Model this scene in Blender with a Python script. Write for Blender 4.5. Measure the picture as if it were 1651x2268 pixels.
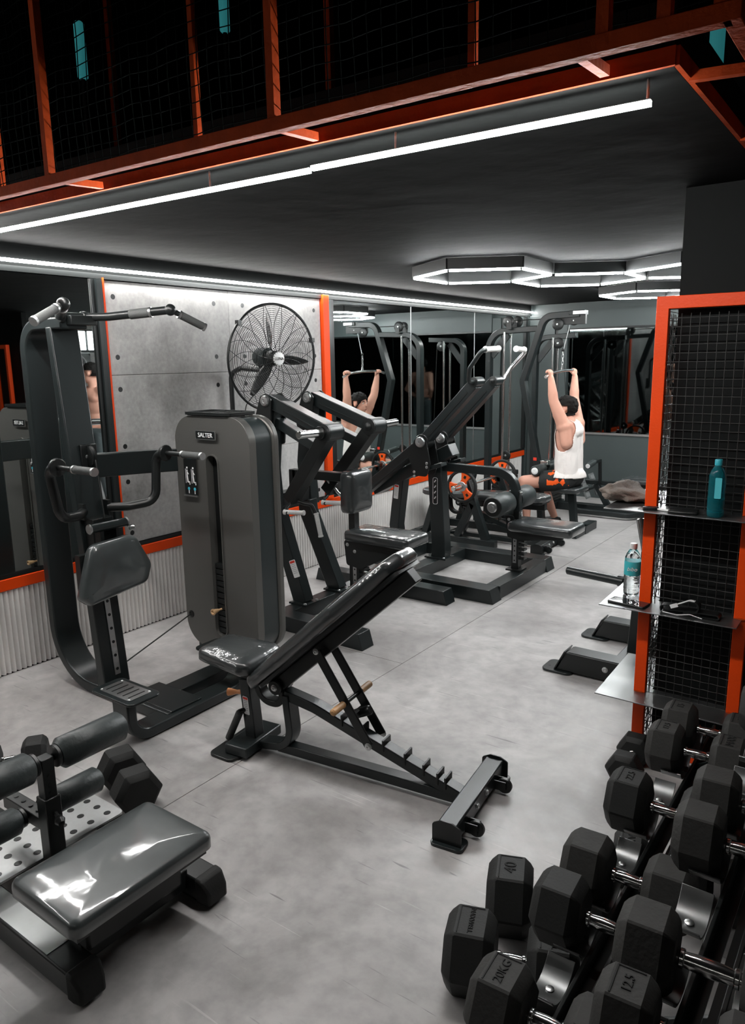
import bpy, bmesh, math, random
from mathutils import Vector, Matrix, Euler, noise
random.seed(7)
for o in list(bpy.data.objects): bpy.data.objects.remove(o)
S = bpy.context.scene
COL = S.collection
R = math.radians
V = Vector

# ------------------------------------------------------------------ camera, world, exposure
def make_camera():
    pitch, roll, yaw = R(11.6), R(0.9), R(36.0)
    fw = V((-math.sin(yaw)*math.cos(pitch), math.cos(yaw)*math.cos(pitch), -math.sin(pitch)))
    r0 = V((math.cos(yaw), math.sin(yaw), 0)); dn = -r0.cross(fw)
    e1 = math.cos(roll)*r0 + math.sin(roll)*dn
    e2 = -math.sin(roll)*r0 + math.cos(roll)*dn
    M = Matrix((( e1.x, -e2.x, -fw.x, 0), (e1.y, -e2.y, -fw.y, 0), (e1.z, -e2.z, -fw.z, 1.7), (0, 0, 0, 1)))
    cd = bpy.data.cameras.new('camera'); c = bpy.data.objects.new('camera', cd); COL.objects.link(c)
    c.matrix_world = M
    cd.sensor_fit = 'VERTICAL'; cd.sensor_height = 36; cd.lens = 36*1640/2268
    cd.clip_start = 0.05; cd.clip_end = 60
    S.camera = c
make_camera()
W = bpy.data.worlds.new('world'); S.world = W; W.use_nodes = True
W.node_tree.nodes['Background'].inputs[0].default_value = (0.010, 0.014, 0.015, 1)
W.node_tree.nodes['Background'].inputs[1].default_value = 1.0
S.view_settings.view_transform = 'Standard'; S.view_settings.look = 'None'
S.view_settings.gamma = 1; S.view_settings.use_curve_mapping = False
S.view_settings.exposure = 1.5
E_TUBE, E_WALL, E_HEX, E_BACK = 78.0, 34.0, 72.0, 3.0

# ------------------------------------------------------------------ materials
MATS = {}
def nodes(m): return m.node_tree.nodes, m.node_tree.links
def mat(name, col, rough=.5, metal=0., spec=.5, coat=0., coat_rough=.05, vary=0., vscale=6., bump=0., bscale=40., rvary=0., trans=0., ior=1.45, emit=0., ecol=None, bdist=.01, detail=4.):
    if name in MATS: return MATS[name]
    m = bpy.data.materials.new(name); m.use_nodes = True; MATS[name] = m
    N, L = nodes(m); b = N['Principled BSDF']
    b.inputs['Base Color'].default_value = (*col, 1); b.inputs['Roughness'].default_value = rough
    b.inputs['Metallic'].default_value = metal; b.inputs['Specular IOR Level'].default_value = spec
    b.inputs['Coat Weight'].default_value = coat; b.inputs['Coat Roughness'].default_value = coat_rough
    b.inputs['Transmission Weight'].default_value = trans; b.inputs['IOR'].default_value = ior
    if emit:
        b.inputs['Emission Color'].default_value = (*(ecol or col), 1); b.inputs['Emission Strength'].default_value = emit
    if vary or bump or rvary:
        tc = N.new('ShaderNodeTexCoord')
        if vary or rvary:
            nz = N.new('ShaderNodeTexNoise'); nz.inputs['Scale'].default_value = vscale; nz.inputs['Detail'].default_value = detail
            L.new(tc.outputs['Object'], nz.inputs['Vector'])
            if vary:
                mx = N.new('ShaderNodeMix'); mx.data_type = 'RGBA'
                mx.inputs[6].default_value = (*[c*(1-vary) for c in col], 1); mx.inputs[7].default_value = (*[min(1, c*(1+vary)) for c in col], 1)
                L.new(nz.outputs['Fac'], mx.inputs[0]); L.new(mx.outputs[2], b.inputs['Base Color'])
            if rvary:
                mr = N.new('ShaderNodeMapRange'); mr.inputs[1].default_value = .3; mr.inputs[2].default_value = .7
                mr.inputs[3].default_value = max(.02, rough-rvary); mr.inputs[4].default_value = rough+rvary
                L.new(nz.outputs['Fac'], mr.inputs[0]); L.new(mr.outputs[0], b.inputs['Roughness'])
        if bump:
            n2 = N.new('ShaderNodeTexNoise'); n2.inputs['Scale'].default_value = bscale; n2.inputs['Detail'].default_value = 3
            L.new(tc.outputs['Object'], n2.inputs['Vector'])
            bp = N.new('ShaderNodeBump'); bp.inputs['Strength'].default_value = bump; bp.inputs['Distance'].default_value = bdist
            L.new(n2.outputs['Fac'], bp.inputs['Height'])
            L.new(bp.outputs['Normal'], b.inputs['Coat Normal' if coat else 'Normal'])
    return m

STEEL = mat('powder_coated_steel', (.0125, .0165, .017), .30, .0, .5, vary=.15, vscale=3, bump=.12, bscale=400, bdist=.001)
STEELB = mat('black_steel', (.008, .0095, .0095), .36, .0, .5, vary=.15, vscale=3)
GUN = mat('gunmetal_paint', (.115, .113, .106), .33, .4, .5, vary=.06, vscale=2, bump=.08, bscale=600, bdist=.001)
DARKBODY = mat('dark_teal_shell', (.022, .03, .031), .28, 0., .5)
CHROME = mat('chrome', (.75, .75, .74), .16, 1., .5, vary=.1, vscale=20)
SILVER = mat('brushed_aluminium', (.55, .56, .56), .34, 1., .5, vary=.08, vscale=60)
GRIP = mat('grey_rubber_grip', (.055, .058, .057), .6, bump=.3, bscale=300)
WHITEGRIP = mat('wrapped_white_grip', (.62, .62, .61), .4, .0, .5, coat=.6, vary=.15, vscale=60, bump=.4, bscale=90)
VINYL = mat('wrapped_black_vinyl', (.026, .030, .031), .36, 0., .5, coat=1., coat_rough=.06, vary=.5, vscale=5, bump=.5, bscale=17, bdist=.008)
VINYLG = mat('scuffed_grey_vinyl', (.050, .058, .059), .36, 0., .5, coat=.9, coat_rough=.07, vary=.6, vscale=7, bump=.16, bscale=7, bdist=.007, detail=8)
FOAM = mat('black_foam_roller', (.030, .037, .037), .42, 0., .45, vary=.15, vscale=10, bump=.15, bscale=60)
RUBBER = mat('black_rubber', (.012, .0125, .012), .62, 0., .4, vary=.35, vscale=22, bump=.35, bscale=130, bdist=.002, detail=8)
RUBBERG = mat('dusty_rubber', (.024, .0235, .022), .66, 0., .4, vary=.35, vscale=26, bump=.45, bscale=110, bdist=.002, detail=8)
INK = mat('embossed_rubber', (.006, .006, .006), .8)
ORANGE = mat('orange_paint', (.72, .056, .002), .45, 0., .3, vary=.12, vscale=8, bump=.1, bscale=90)
ORANGED = mat('worn_orange_paint', (.25, .031, .004), .75, 0., .12, vary=.35, vscale=14, bump=.3, bscale=60, detail=8)
ORPLATE = mat('orange_plate_paint', (.85, .10, .01), .4)
PIN = mat('beige_plastic', (.62, .40, .22), .4)
PINO = mat('orange_plastic', (.75, .30, .12), .4)
PINW = mat('wood_tone_grip', (.45, .25, .11), .45, vary=.2, vscale=30)
WHITE = mat('white_print', (.75, .75, .75), .5)
REDP = mat('red_print', (.65, .04, .02), .5)
CYAN = mat('cyan_print', (.05, .42, .55), .5)
BLACKP = mat('black_print', (.008, .009, .009), .35)
MIRROR = mat('mirror_glass', (.80, .84, .83), .015, 1., .5)
DARKMIR = mat('dark_mirror_glass', (.10, .115, .115), .03, 1., .5)
WIRE = mat('dark_wire', (.012, .013, .013), .5, .0)
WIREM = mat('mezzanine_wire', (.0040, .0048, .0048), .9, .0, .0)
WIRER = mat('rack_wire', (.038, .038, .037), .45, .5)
LED = mat('led_tube', (1, 1, 1), .5, emit=E_TUBE, ecol=(1., .985, .96))
LEDW = mat('led_wall', (1, 1, 1), .5, emit=E_WALL, ecol=(1., .99, .97))
LEDH = mat('led_hex', (1, 1, 1), .5, emit=E_HEX, ecol=(.97, 1., 1.))
LEDB = mat('led_back', (1, 1, 1), .5, emit=E_BACK, ecol=(1., .93, .88))
NEON = mat('teal_lamp', (.1, .6, .65), .5, emit=.045, ecol=(.1, .75, .8))
WALLG = mat('grey_teal_wall_paint', (.050, .063, .063), .45, 0., .5, vary=.10, vscale=3, bump=.05, bscale=120)
WALLD = mat('dark_wall_paint', (.0036, .0046, .0046), .7, 0., .2, vary=.15, vscale=3)
CEIL = mat('charcoal_ceiling_paint', (.0030, .0036, .0036), .8, 0., .08, vary=.5, vscale=2.2, bump=.25, bscale=5, bdist=.02, detail=9)
CORR = mat('galvanised_corrugated_sheet', (.72, .70, .68), .5, .0, .5, vary=.18, vscale=5)
SHELF = mat('dark_sheet_steel', (.20, .205, .205), .34, .9, .5, vary=.25, vscale=9, rvary=.1)
SKIN = mat('skin', (.60, .31, .23), .5, 0., .4, vary=.10, vscale=9)
HAIR = mat('black_hair', (.006, .005, .0045), .7, 0., .2, bump=.9, bscale=220, bdist=.004)
SHIRT = mat('white_cotton', (.74, .69, .66), .85, bump=.6, bscale=11, bdist=.02)
SHORTS = mat('black_shorts_cloth', (.012, .013, .013), .8, bump=.3, bscale=16, bdist=.02)
GREYCLOTH = mat('grey_trouser_cloth', (.07, .085, .09), .8, bump=.5, bscale=14, bdist=.02)
TOWEL = mat('taupe_cloth', (.17, .14, .12), .9, vary=.2, vscale=30, bump=.6, bscale=160)
CLEARP = mat('clear_plastic', (.95, .97, .97), .05, 0., .5, trans=1., ior=1.3)
TEALP = mat('teal_bottle_plastic', (.03, .42, .50), .08, 0., .5, trans=.85, ior=1.3)
TEALC = mat('teal_cap_plastic', (.03, .33, .40), .4)
LABELT = mat('teal_label', (.04, .38, .42), .4)
CAPW = mat('white_cap', (.8, .8, .8), .4)

def concrete():
    m = bpy.data.materials.new('cast_concrete'); m.use_nodes = True; MATS['cast_concrete'] = m
    N, L = nodes(m); b = N['Principled BSDF']; b.inputs['Roughness'].default_value = .55
    tc = N.new('ShaderNodeTexCoord')
    n1 = N.new('ShaderNodeTexNoise'); n1.inputs['Scale'].default_value = 2.3; n1.inputs['Detail'].default_value = 8; n1.inputs['Roughness'].default_value = .6
    mp = N.new('ShaderNodeMapping'); mp.inputs['Scale'].default_value = (1, 1, .7)
    L.new(tc.outputs['Object'], mp.inputs[0]); L.new(mp.outputs[0], n1.inputs['Vector'])
    n2 = N.new('ShaderNodeTexNoise'); n2.inputs['Scale'].default_value = 45; n2.inputs['Detail'].default_value = 4
    L.new(tc.outputs['Object'], n2.inputs['Vector'])
    cr = N.new('ShaderNodeValToRGB'); cr.color_ramp.elements[0].position = .28; cr.color_ramp.elements[1].position = .72
    cr.color_ramp.elements[0].color = (.17, .167, .163, 1); cr.color_ramp.elements[1].color = (.50, .49, .48, 1)
    ad = N.new('ShaderNodeMath'); ad.operation = 'MULTIPLY_ADD'; ad.inputs[1].default_value = .22; 
    L.new(n2.outputs['Fac'], ad.inputs[0]); L.new(n1.outputs['Fac'], ad.inputs[2])
    sb = N.new('ShaderNodeMath'); sb.operation = 'SUBTRACT'; sb.inputs[1].default_value = .11
    L.new(ad.outputs[0], sb.inputs[0]); L.new(sb.outputs[0], cr.inputs[0]); L.new(cr.outputs[0], b.inputs['Base Color'])
    bp = N.new('ShaderNodeBump'); bp.inputs['Strength'].default_value = .2; bp.inputs['Distance'].default_value = .004
    L.new(n2.outputs['Fac'], bp.inputs['Height']); L.new(bp.outputs[0], b.inputs['Normal'])
    return m
CONC = concrete()

def floor_material():
    m = bpy.data.materials.new('grey_gym_floor'); m.use_nodes = True; MATS['grey_gym_floor'] = m
    N, L = nodes(m); b = N['Principled BSDF']; b.inputs['Specular IOR Level'].default_value = .42
    tc = N.new('ShaderNodeTexCoord')
    def nz(scale, det, rough=.55, vec=None, dist=0.):
        n = N.new('ShaderNodeTexNoise'); n.inputs['Scale'].default_value = scale; n.inputs['Detail'].default_value = det
        n.inputs['Roughness'].default_value = rough; n.inputs['Distortion'].default_value = dist
        L.new(vec or tc.outputs['Object'], n.inputs['Vector']); return n
    n1 = nz(1.6, 10, .62, dist=.6); n2 = nz(14, 6)
    cr = N.new('ShaderNodeValToRGB'); e = cr.color_ramp.elements
    e[0].position = .30; e[0].color = (.27, .257, .252, 1); e[1].position = .68; e[1].color = (.50, .485, .478, 1)
    L.new(n1.outputs['Fac'], cr.inputs[0])
    mx = N.new('ShaderNodeMix'); mx.data_type = 'RGBA'; mx.blend_type = 'MULTIPLY'; mx.inputs[0].default_value = .42
    c2 = N.new('ShaderNodeValToRGB'); c2.color_ramp.elements[0].position = .35; c2.color_ramp.elements[0].color = (.55, .55, .55, 1); c2.color_ramp.elements[1].position = .6
    L.new(n2.outputs['Fac'], c2.inputs[0]); L.new(cr.outputs[0], mx.inputs[6]); L.new(c2.outputs[0], mx.inputs[7])
    # scratches: thin stretched noise in two directions
    last = mx.outputs[2]
    for ang, sx, sy, lo, hi, colr, amt in ((35, 3.2, 60, .69, .74, (.10, .10, .10, 1), .55), (-50, 2.6, 75, .69, .73, (.62, .61, .60, 1), .40), (80, 4.0, 50, .71, .75, (.08, .08, .08, 1), .6)):
        mp = N.new('ShaderNodeMapping'); mp.inputs['Rotation'].default_value = (0, 0, R(ang)); mp.inputs['Scale'].default_value = (sx, sy, 1)
        L.new(tc.outputs['Object'], mp.inputs[0])
        n = nz(1.0, 2, .5, mp.outputs[0], .3)
        mr = N.new('ShaderNodeMapRange'); mr.inputs[1].default_value = lo; mr.inputs[2].default_value = hi
        mr.inputs[3].default_value = 0; mr.inputs[4].default_value = amt
        L.new(n.outputs['Fac'], mr.inputs[0])
        x = N.new('ShaderNodeMix'); x.data_type = 'RGBA'; x.inputs[7].default_value = colr
        L.new(mr.outputs[0], x.inputs[0]); L.new(last, x.inputs[6]); last = x.outputs[2]
    L.new(last, b.inputs['Base Color'])
    mr = N.new('ShaderNodeMapRange'); mr.inputs[1].default_value = .3; mr.inputs[2].default_value = .7; mr.inputs[3].default_value = .30; mr.inputs[4].default_value = .48
    L.new(n2.outputs['Fac'], mr.inputs[0]); L.new(mr.outputs[0], b.inputs['Roughness'])
    bp = N.new('ShaderNodeBump'); bp.inputs['Strength'].default_value = .10; bp.inputs['Distance'].default_value = .004
    L.new(n2.outputs['Fac'], bp.inputs['Height']); L.new(bp.outputs[0], b.inputs['Normal'])
    return m
FLOORM = floor_material()

# ------------------------------------------------------------------ geometry helper
def fillet(pts, r, n=6):
    """round the inner corners of a 3-D polyline"""
    pts = [V(p) for p in pts]; out = [pts[0]]
    for i in range(1, len(pts)-1):
        rr = r[i-1] if isinstance(r, (list, tuple)) else r
        p = pts[i]; a = (pts[i-1]-p); b = (pts[i+1]-p); la, lb = a.length, b.length; a.normalize(); b.normalize()
        ang = a.angle(b)
        if rr <= 0 or ang > 3.1: out.append(p); continue
        t = min(rr/math.tan(ang/2), la*.49, lb*.49); rr2 = t*math.tan(ang/2)
        c = p + (a+b).normalized()*(rr2/math.sin(ang/2))
        s, e = p+a*t-c, p+b*t-c; th = s.angle(e); ax = s.cross(e).normalized()
        for k in range(n+1): out.append(c + Matrix.Rotation(th*k/n, 3, ax) @ s)
    out.append(pts[-1]); return out

class G:
    def __init__(self): self.v = []; self.f = []
    def add(self, vs, fs):
        o = len(self.v); self.v += [V(p) for p in vs]; self.f += [tuple(i+o for i in f) for f in fs]; return self
    def box(self, c, s, rot=None):
        c = V(c); h = V(s)/2; M = rot if rot is not None else Matrix.Identity(3)
        if isinstance(M, (tuple, list)): M = Euler(M).to_matrix()
        vs = [c + M @ V((x*h.x, y*h.y, z*h.z)) for z in (-1, 1) for y in (-1, 1) for x in (-1, 1)]
        return self.add(vs, [(0, 2, 3, 1), (4, 5, 7, 6), (0, 1, 5, 4), (2, 6, 7, 3), (0, 4, 6, 2), (1, 3, 7, 5)])
    def bx(self, x0, x1, y0, y1, z0, z1): return self.box(((x0+x1)/2, (y0+y1)/2, (z0+z1)/2), (abs(x1-x0), abs(y1-y0), abs(z1-z0)))
    def loft(self, rings, closed=True, caps=True, close_path=False):
        n = len(rings[0]); vs = [p for r in rings for p in r]; fs = []
        m = len(rings)
        for i in range(m if close_path else m-1):
            j = (i+1) % m
            for k in range(n if closed else n-1):
                l = (k+1) % n; fs.append((i*n+k, i*n+l, j*n+l, j*n+k))
        if caps and closed and not close_path: fs.append(tuple(range(n-1, -1, -1))); fs.append(tuple((m-1)*n+k for k in range(n)))
        return self.add(vs, fs)
    def band(self, pts, side, w, t, closed=False):
        """rectangular section swept along a planar path: w along side, t across"""
        pts = [V(p) for p in pts]; side = V(side).normalized(); rings = []; n = len(pts)
        for i, p in enumerate(pts):
            a = (pts[i]-pts[i-1]).normalized() if (i > 0 or closed) else None
            b = (pts[(i+1) % n]-pts[i]).normalized() if (i < n-1 or closed) else None
            if a is None: a = b
            if b is None: b = a
            tg = (a+b).normalized(); nm = side.cross(tg).normalized()
            k = 1/max(.35, math.cos(a.angle(b)/2)) if a.length and b.length else 1
            rings.append([p+side*(w/2)+nm*(t/2*k), p-side*(w/2)+nm*(t/2*k), p-side*(w/2)-nm*(t/2*k), p+side*(w/2)-nm*(t/2*k)])
        return self.loft(rings, close_path=closed)
    def beam(self, a, b, w, t, side=None):
        a, b = V(a), V(b); d = (b-a).normalized()
        if side is None: side = V((0, 1, 0)) if abs(d.y) < .9 else V((1, 0, 0))
        side = V(side); side = (side - d*side.dot(d)).normalized()
        return self.band([a, b], side, w, t)
    def tube(self, pts, r, n=12, caps=True, closed=False):
        pts = [V(p) for p in pts]; m = len(pts); rings = []
        rs = r if isinstance(r, (list, tuple)) else [r]*m
        t0 = (pts[1]-pts[0]).normalized(); u = t0.orthogonal().normalized()
        for i in range(m):
            if closed: t = (pts[(i+1) % m]-pts[i-1]).normalized()
            else: t = (pts[min(i+1, m-1)]-pts[max(i-1, 0)]).normalized()
            u = (u - t*u.dot(t)).normalized(); w = t.cross(u)
            rings.append([pts[i]+(u*math.cos(a)+w*math.sin(a))*rs[i] for a in [2*math.pi*k/n for k in range(n)]])
        return self.loft(rings, caps=caps, close_path=closed)
    def cyl(self, a, b, r, n=20, bev=0.):
        a, b = V(a), V(b); d = (b-a); L = d.length; d.normalize()
        if bev and L > 2.2*bev: return self.tube([a, a+d*1e-5, a+d*bev, b-d*bev, b-d*1e-5, b], [r-bev, r-bev, r, r, r-bev, r-bev], n)
        return self.tube([a, b], r, n)
    def ring(self, c, ax, R_, r, n=40, k=6):
        c, ax = V(c), V(ax).normalized(); u = ax.orthogonal().normalized(); w = ax.cross(u)
        return self.tube([c+(u*math.cos(a)+w*math.sin(a))*R_ for a in [2*math.pi*i/n for i in range(n)]], r, k, closed=True)
    def lathe(self, c, ax, prof, n=24, loop=False):
        c, ax = V(c), V(ax).normalized(); u = ax.orthogonal().normalized(); w = ax.cross(u)
        return self.loft([[c+ax*h+(u*math.cos(a)+w*math.sin(a))*max(r, 1e-4) for a in [2*math.pi*i/n for i in range(n)]] for r, h in prof], caps=not loop)
    def plate(self, poly, o, u, v, n, t):
        """polygon (2-D list) in the plane o,u,v extruded by t along n"""
        o, u, v, n = V(o), V(u), V(v), V(n)
        a = [o+u*p[0]+v*p[1] for p in poly]; b = [p+n*t for p in a]; k = len(a)
        if u.cross(v).dot(n)*t < 0: a, b = b, a
        self.add(a+b, [tuple(range(k-1, -1, -1)), tuple(range(k, 2*k))] + [(i, (i+1) % k, k+(i+1) % k, k+i) for i in range(k)])
        return self
    def plate_holes(self, outer, holes, o, u, v, n, t):
        o, u, v, n = V(o), V(u), V(v), V(n); bm = bmesh.new()
        es = []
        for lp in [outer]+holes:
            vs = [bm.verts.new(o+u*p[0]+v*p[1]) for p in lp]
            es += [bm.edges.new((vs[i], vs[(i+1) % len(vs)])) for i in range(len(vs))]
        bmesh.ops.triangle_fill(bm, use_beauty=True, use_dissolve=False, edges=es, normal=n)
        fs = list(bm.faces); r = bmesh.ops.extrude_face_region(bm, geom=fs)
        bmesh.ops.translate(bm, vec=n*t, verts=[e for e in r['geom'] if isinstance(e, bmesh.types.BMVert)])
        bmesh.ops.recalc_face_normals(bm, faces=bm.faces)
        bm.verts.index_update()
        self.add([p.co.copy() for p in bm.verts], [tuple(p.index for p in f.verts) for f in bm.faces]); bm.free(); return self
    def pad(self, poly, o, u, v, n, t, r=.02, dome=.006, seg=4):
        """upholstered pad: outline poly (u,v), thickness t along n, rounded rim r"""
        o, u, v, n = V(o), V(u), V(v), V(n); k = len(poly)
        P2 = [V((p[0], p[1])) for p in poly]
        area = sum(P2[i].x*P2[(i+1) % k].y-P2[(i+1) % k].x*P2[i].y for i in range(k))
        if area < 0: P2 = P2[::-1]
        nr = []
        for i in range(k):
            d = (P2[(i+1) % k]-P2[i-1]); nr.append(V((d.y, -d.x)).normalized())
        def ringat(ins, h): return [o+u*(p.x-q.x*ins)+v*(p.y-q.y*ins)+n*h for p, q in zip(P2, nr)]
        rings = [ringat(r*.6, 0), ringat(0, r*.5)]
        for s in range(seg+1):
            a = math.pi/2*s/seg; rings.append(ringat(r*(1-math.cos(a)), t-r+r*math.sin(a)))
        c = V((sum(p.x for p in P2)/k, sum(p.y for p in P2)/k))
        top = [V((p.x-q.x*r, p.y-q.y*r)) for p, q in zip(P2, nr)]
        rings.append([o+u*(c.x+(p.x-c.x)*.88)+v*(c.y+(p.y-c.y)*.88)+n*(t+dome*.45) for p in top])
        rings.append([o+u*(c.x+(p.x-c.x)*.45)+v*(c.y+(p.y-c.y)*.45)+n*(t+dome) for p in P2])
        if u.cross(v).dot(n) < 0: rings = [rg[::-1] for rg in rings]
        return self.loft(rings)
    def sphere(self, c, r, n=14, m=8, s=(1, 1, 1)):
        c = V(c); rings = []
        for i in range(1, m):
            a = math.pi*i/m; rings.append([c+V((r*s[0]*math.sin(a)*math.cos(b), r*s[1]*math.sin(a)*math.sin(b), -r*s[2]*math.cos(a))) for b in [2*math.pi*j/n for j in range(n)]])
        o = len(self.v); self.loft(rings, caps=False); k = len(rings)
        self.v += [c-V((0, 0, r*s[2])), c+V((0, 0, r*s[2]))]; b0 = o+k*n
        self.f += [(b0, o+(j+1) % n, o+j) for j in range(n)] + [(b0+1, o+(k-1)*n+j, o+(k-1)*n+(j+1) % n) for j in range(n)]
        return self

def rrect(x0, x1, y0, y1, r, n=5):
    """rounded rectangle outline, counter-clockwise"""
    rs = r if isinstance(r, (list, tuple)) else [r]*4; out = []
    for (cx, cy, a0), q in zip(((x1-rs[0], y1-rs[0], 0), (x0+rs[1], y1-rs[1], 90), (x0+rs[2], y0+rs[2], 180), (x1-rs[3], y0+rs[3], 270)), rs):
        for k in range(n+1):
            a = R(a0+90*k/n); out.append((cx+q*math.cos(a), cy+q*math.sin(a)))
    return out
def rpoly(pts, r, n=5): return [(p.x, p.y) for p in (fillet([((V((*pts[-1], 0))+V((*pts[0], 0)))/2)]+[(*p, 0) for p in pts]+[((V((*pts[-1], 0))+V((*pts[0], 0)))/2)], r, n)[:-1])]

def mesh_from(g, name, m, sharp=38):
    me = bpy.data.meshes.new(name); me.from_pydata([tuple(p) for p in g.v], [], g.f); me.update()
    me.polygons.foreach_set('use_smooth', [True]*len(me.polygons)); me.set_sharp_from_angle(angle=R(sharp))
    if m: me.materials.append(m)
    return me
def bevel(o, w=.004, seg=2):
    b = o.modifiers.new('bevel', 'BEVEL'); b.width = w; b.segments = seg; b.limit_method = 'ANGLE'; b.angle_limit = R(40); b.use_clamp_overlap = True
    return o
def tag(o, label=None, cat=None, group=None, kind=None):
    if label: o['label'] = label
    if cat: o['category'] = cat
    if group: o['group'] = group
    if kind: o['kind'] = kind
    return o
class Thing:
    """an Empty at the base of a thing; parts are given in world coordinates unless local=True"""
    def __init__(self, name, label=None, cat=None, loc=(0, 0, 0), rotz=0., group=None, kind=None, local=False):
        self.e = bpy.data.objects.new(name, None); COL.objects.link(self.e); self.e.empty_display_size = .1
        self.M = Matrix.Translation(V(loc)) @ Matrix.Rotation(rotz, 4, 'Z'); self.e.matrix_world = self.M; self.local = local
        self.Mi = self.M.inverted(); tag(self.e, label, cat, group, kind)
    def add(self, name, g, m, parent=None, bev=0., label=None, kind=None, sharp=38, seg=2):
        if not self.local: g.v = [self.Mi @ p for p in g.v]
        o = bpy.data.objects.new(name, mesh_from(g, name, m, sharp)); COL.objects.link(o); o.parent = parent or self.e
        if bev: bevel(o, bev, seg)
        tag(o, label, kind=kind); return o
    def addm(self, name, me, m, parent=None, label=None):
        if not self.local: me.transform(self.Mi)
        me.materials.clear(); me.materials.append(m)
        o = bpy.data.objects.new(name, me); COL.objects.link(o); o.parent = parent or self.e; tag(o, label); return o
def single(name, g, m, label, cat, loc=None, group=None, bev=0., kind=None, sharp=38):
    """a thing that is one mesh, with its origin at loc"""
    loc = V(loc) if loc is not None else V((0, 0, 0)); g.v = [p-loc for p in g.v]
    o = bpy.data.objects.new(name, mesh_from(g, name, m, sharp)); COL.objects.link(o); o.location = loc
    if bev: bevel(o, bev)
    return tag(o, label, cat, group, kind)
def struct(name, g, m, parent=None, bev=0., sharp=38):
    o = bpy.data.objects.new(name, mesh_from(g, name, m, sharp)); COL.objects.link(o)
    if parent: o.parent = parent
    else: o['kind'] = 'structure'
    if bev: bevel(o, bev)
    return o
def copy_tree(o, parent=None):
    c = o.copy(); COL.objects.link(c)
    if parent: c.parent = parent
    for ch in o.children: copy_tree(ch, c)
    return c
_tcache = {}
def text_geo(s, size, depth, o, u, v, n, align='CENTER'):
    """raised lettering as geometry; u = reading direction, v = up of the letters"""
    cu = bpy.data.curves.new('t', 'FONT'); cu.body = s; cu.size = size; cu.extrude = depth/2; cu.align_x = align; cu.align_y = 'CENTER'; cu.resolution_u = 3
    ob = bpy.data.objects.new('t', cu); COL.objects.link(ob); dg = bpy.context.evaluated_depsgraph_get()
    me = bpy.data.meshes.new_from_object(ob.evaluated_get(dg)); bpy.data.objects.remove(ob); bpy.data.curves.remove(cu)
    o, u, v, n = V(o), V(u), V(v), V(n); g = G()
    g.add([o+u*p.co.x+v*p.co.y+n*(p.co.z+depth/2) for p in me.vertices], [tuple(p.vertices) for p in me.polygons])
    bpy.data.meshes.remove(me); return g
X_, Y_, Z_ = V((1, 0, 0)), V((0, 1, 0)), V((0, 0, 1))
# ------------------------------------------------------------------ the room
XW, YB, ZC = -3.963, 8.87, 2.33
JOINT = mat('dark_joint', (.02, .02, .02), .8)
fl = struct('floor', G().bx(-4.2, 3.2, -3.2, 9.1, -.12, -.008), JOINT)
def floor_panels():
    gap = .0035
    for x0, x1, ys in ((-3.963, -2.205, (-3, .6, 3.3, 6.0, 8.87)), (-2.205, -.05, (-3, -.9, 8.0, 8.87)), (-.05, 1.35, (-3, .4, 4.2, 8.87)), (1.35, 3, (-3, 2.2, 8.87))):
        for a, b in zip(ys[:-1], ys[1:]):
            struct('floor_panel', G().bx(x0+gap/2, x1-gap/2, a+gap/2, b-gap/2, -.008, 0), FLOORM, fl)
floor_panels()
wl = struct('wall_left', G().bx(-4.2, -4.0, -3.2, 9.1, 0, 5), WALLD)
wb = struct('wall_back', G().bx(-4.0, 3.2, YB, 9.1, 0, 5), WALLG)
wr = struct('wall_right', G().bx(3.0, 3.2, -3.2, YB, 0, 5), WALLD)
wn = struct('wall_near', G().bx(-4.0, 3.0, -3.2, -3.0, 0, 5), WALLD)
slab = G(); slab.plate([(-4, 1.745), (-.51, 1.87), (-.51, 3.17), (3, 3.17), (3, YB), (-4, YB)], (0, 0, ZC), X_, Y_, Z_, .14)
ceil = struct('ceiling', slab, CEIL)
struct('ceiling_upper', G().bx(-4.2, 3.2, -3.2, 9.1, 5, 5.1), WALLD)
struct('wall_pillar', G().bx(-.792, -.28, 3.18, 3.72, 0, ZC), WALLD)

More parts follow.
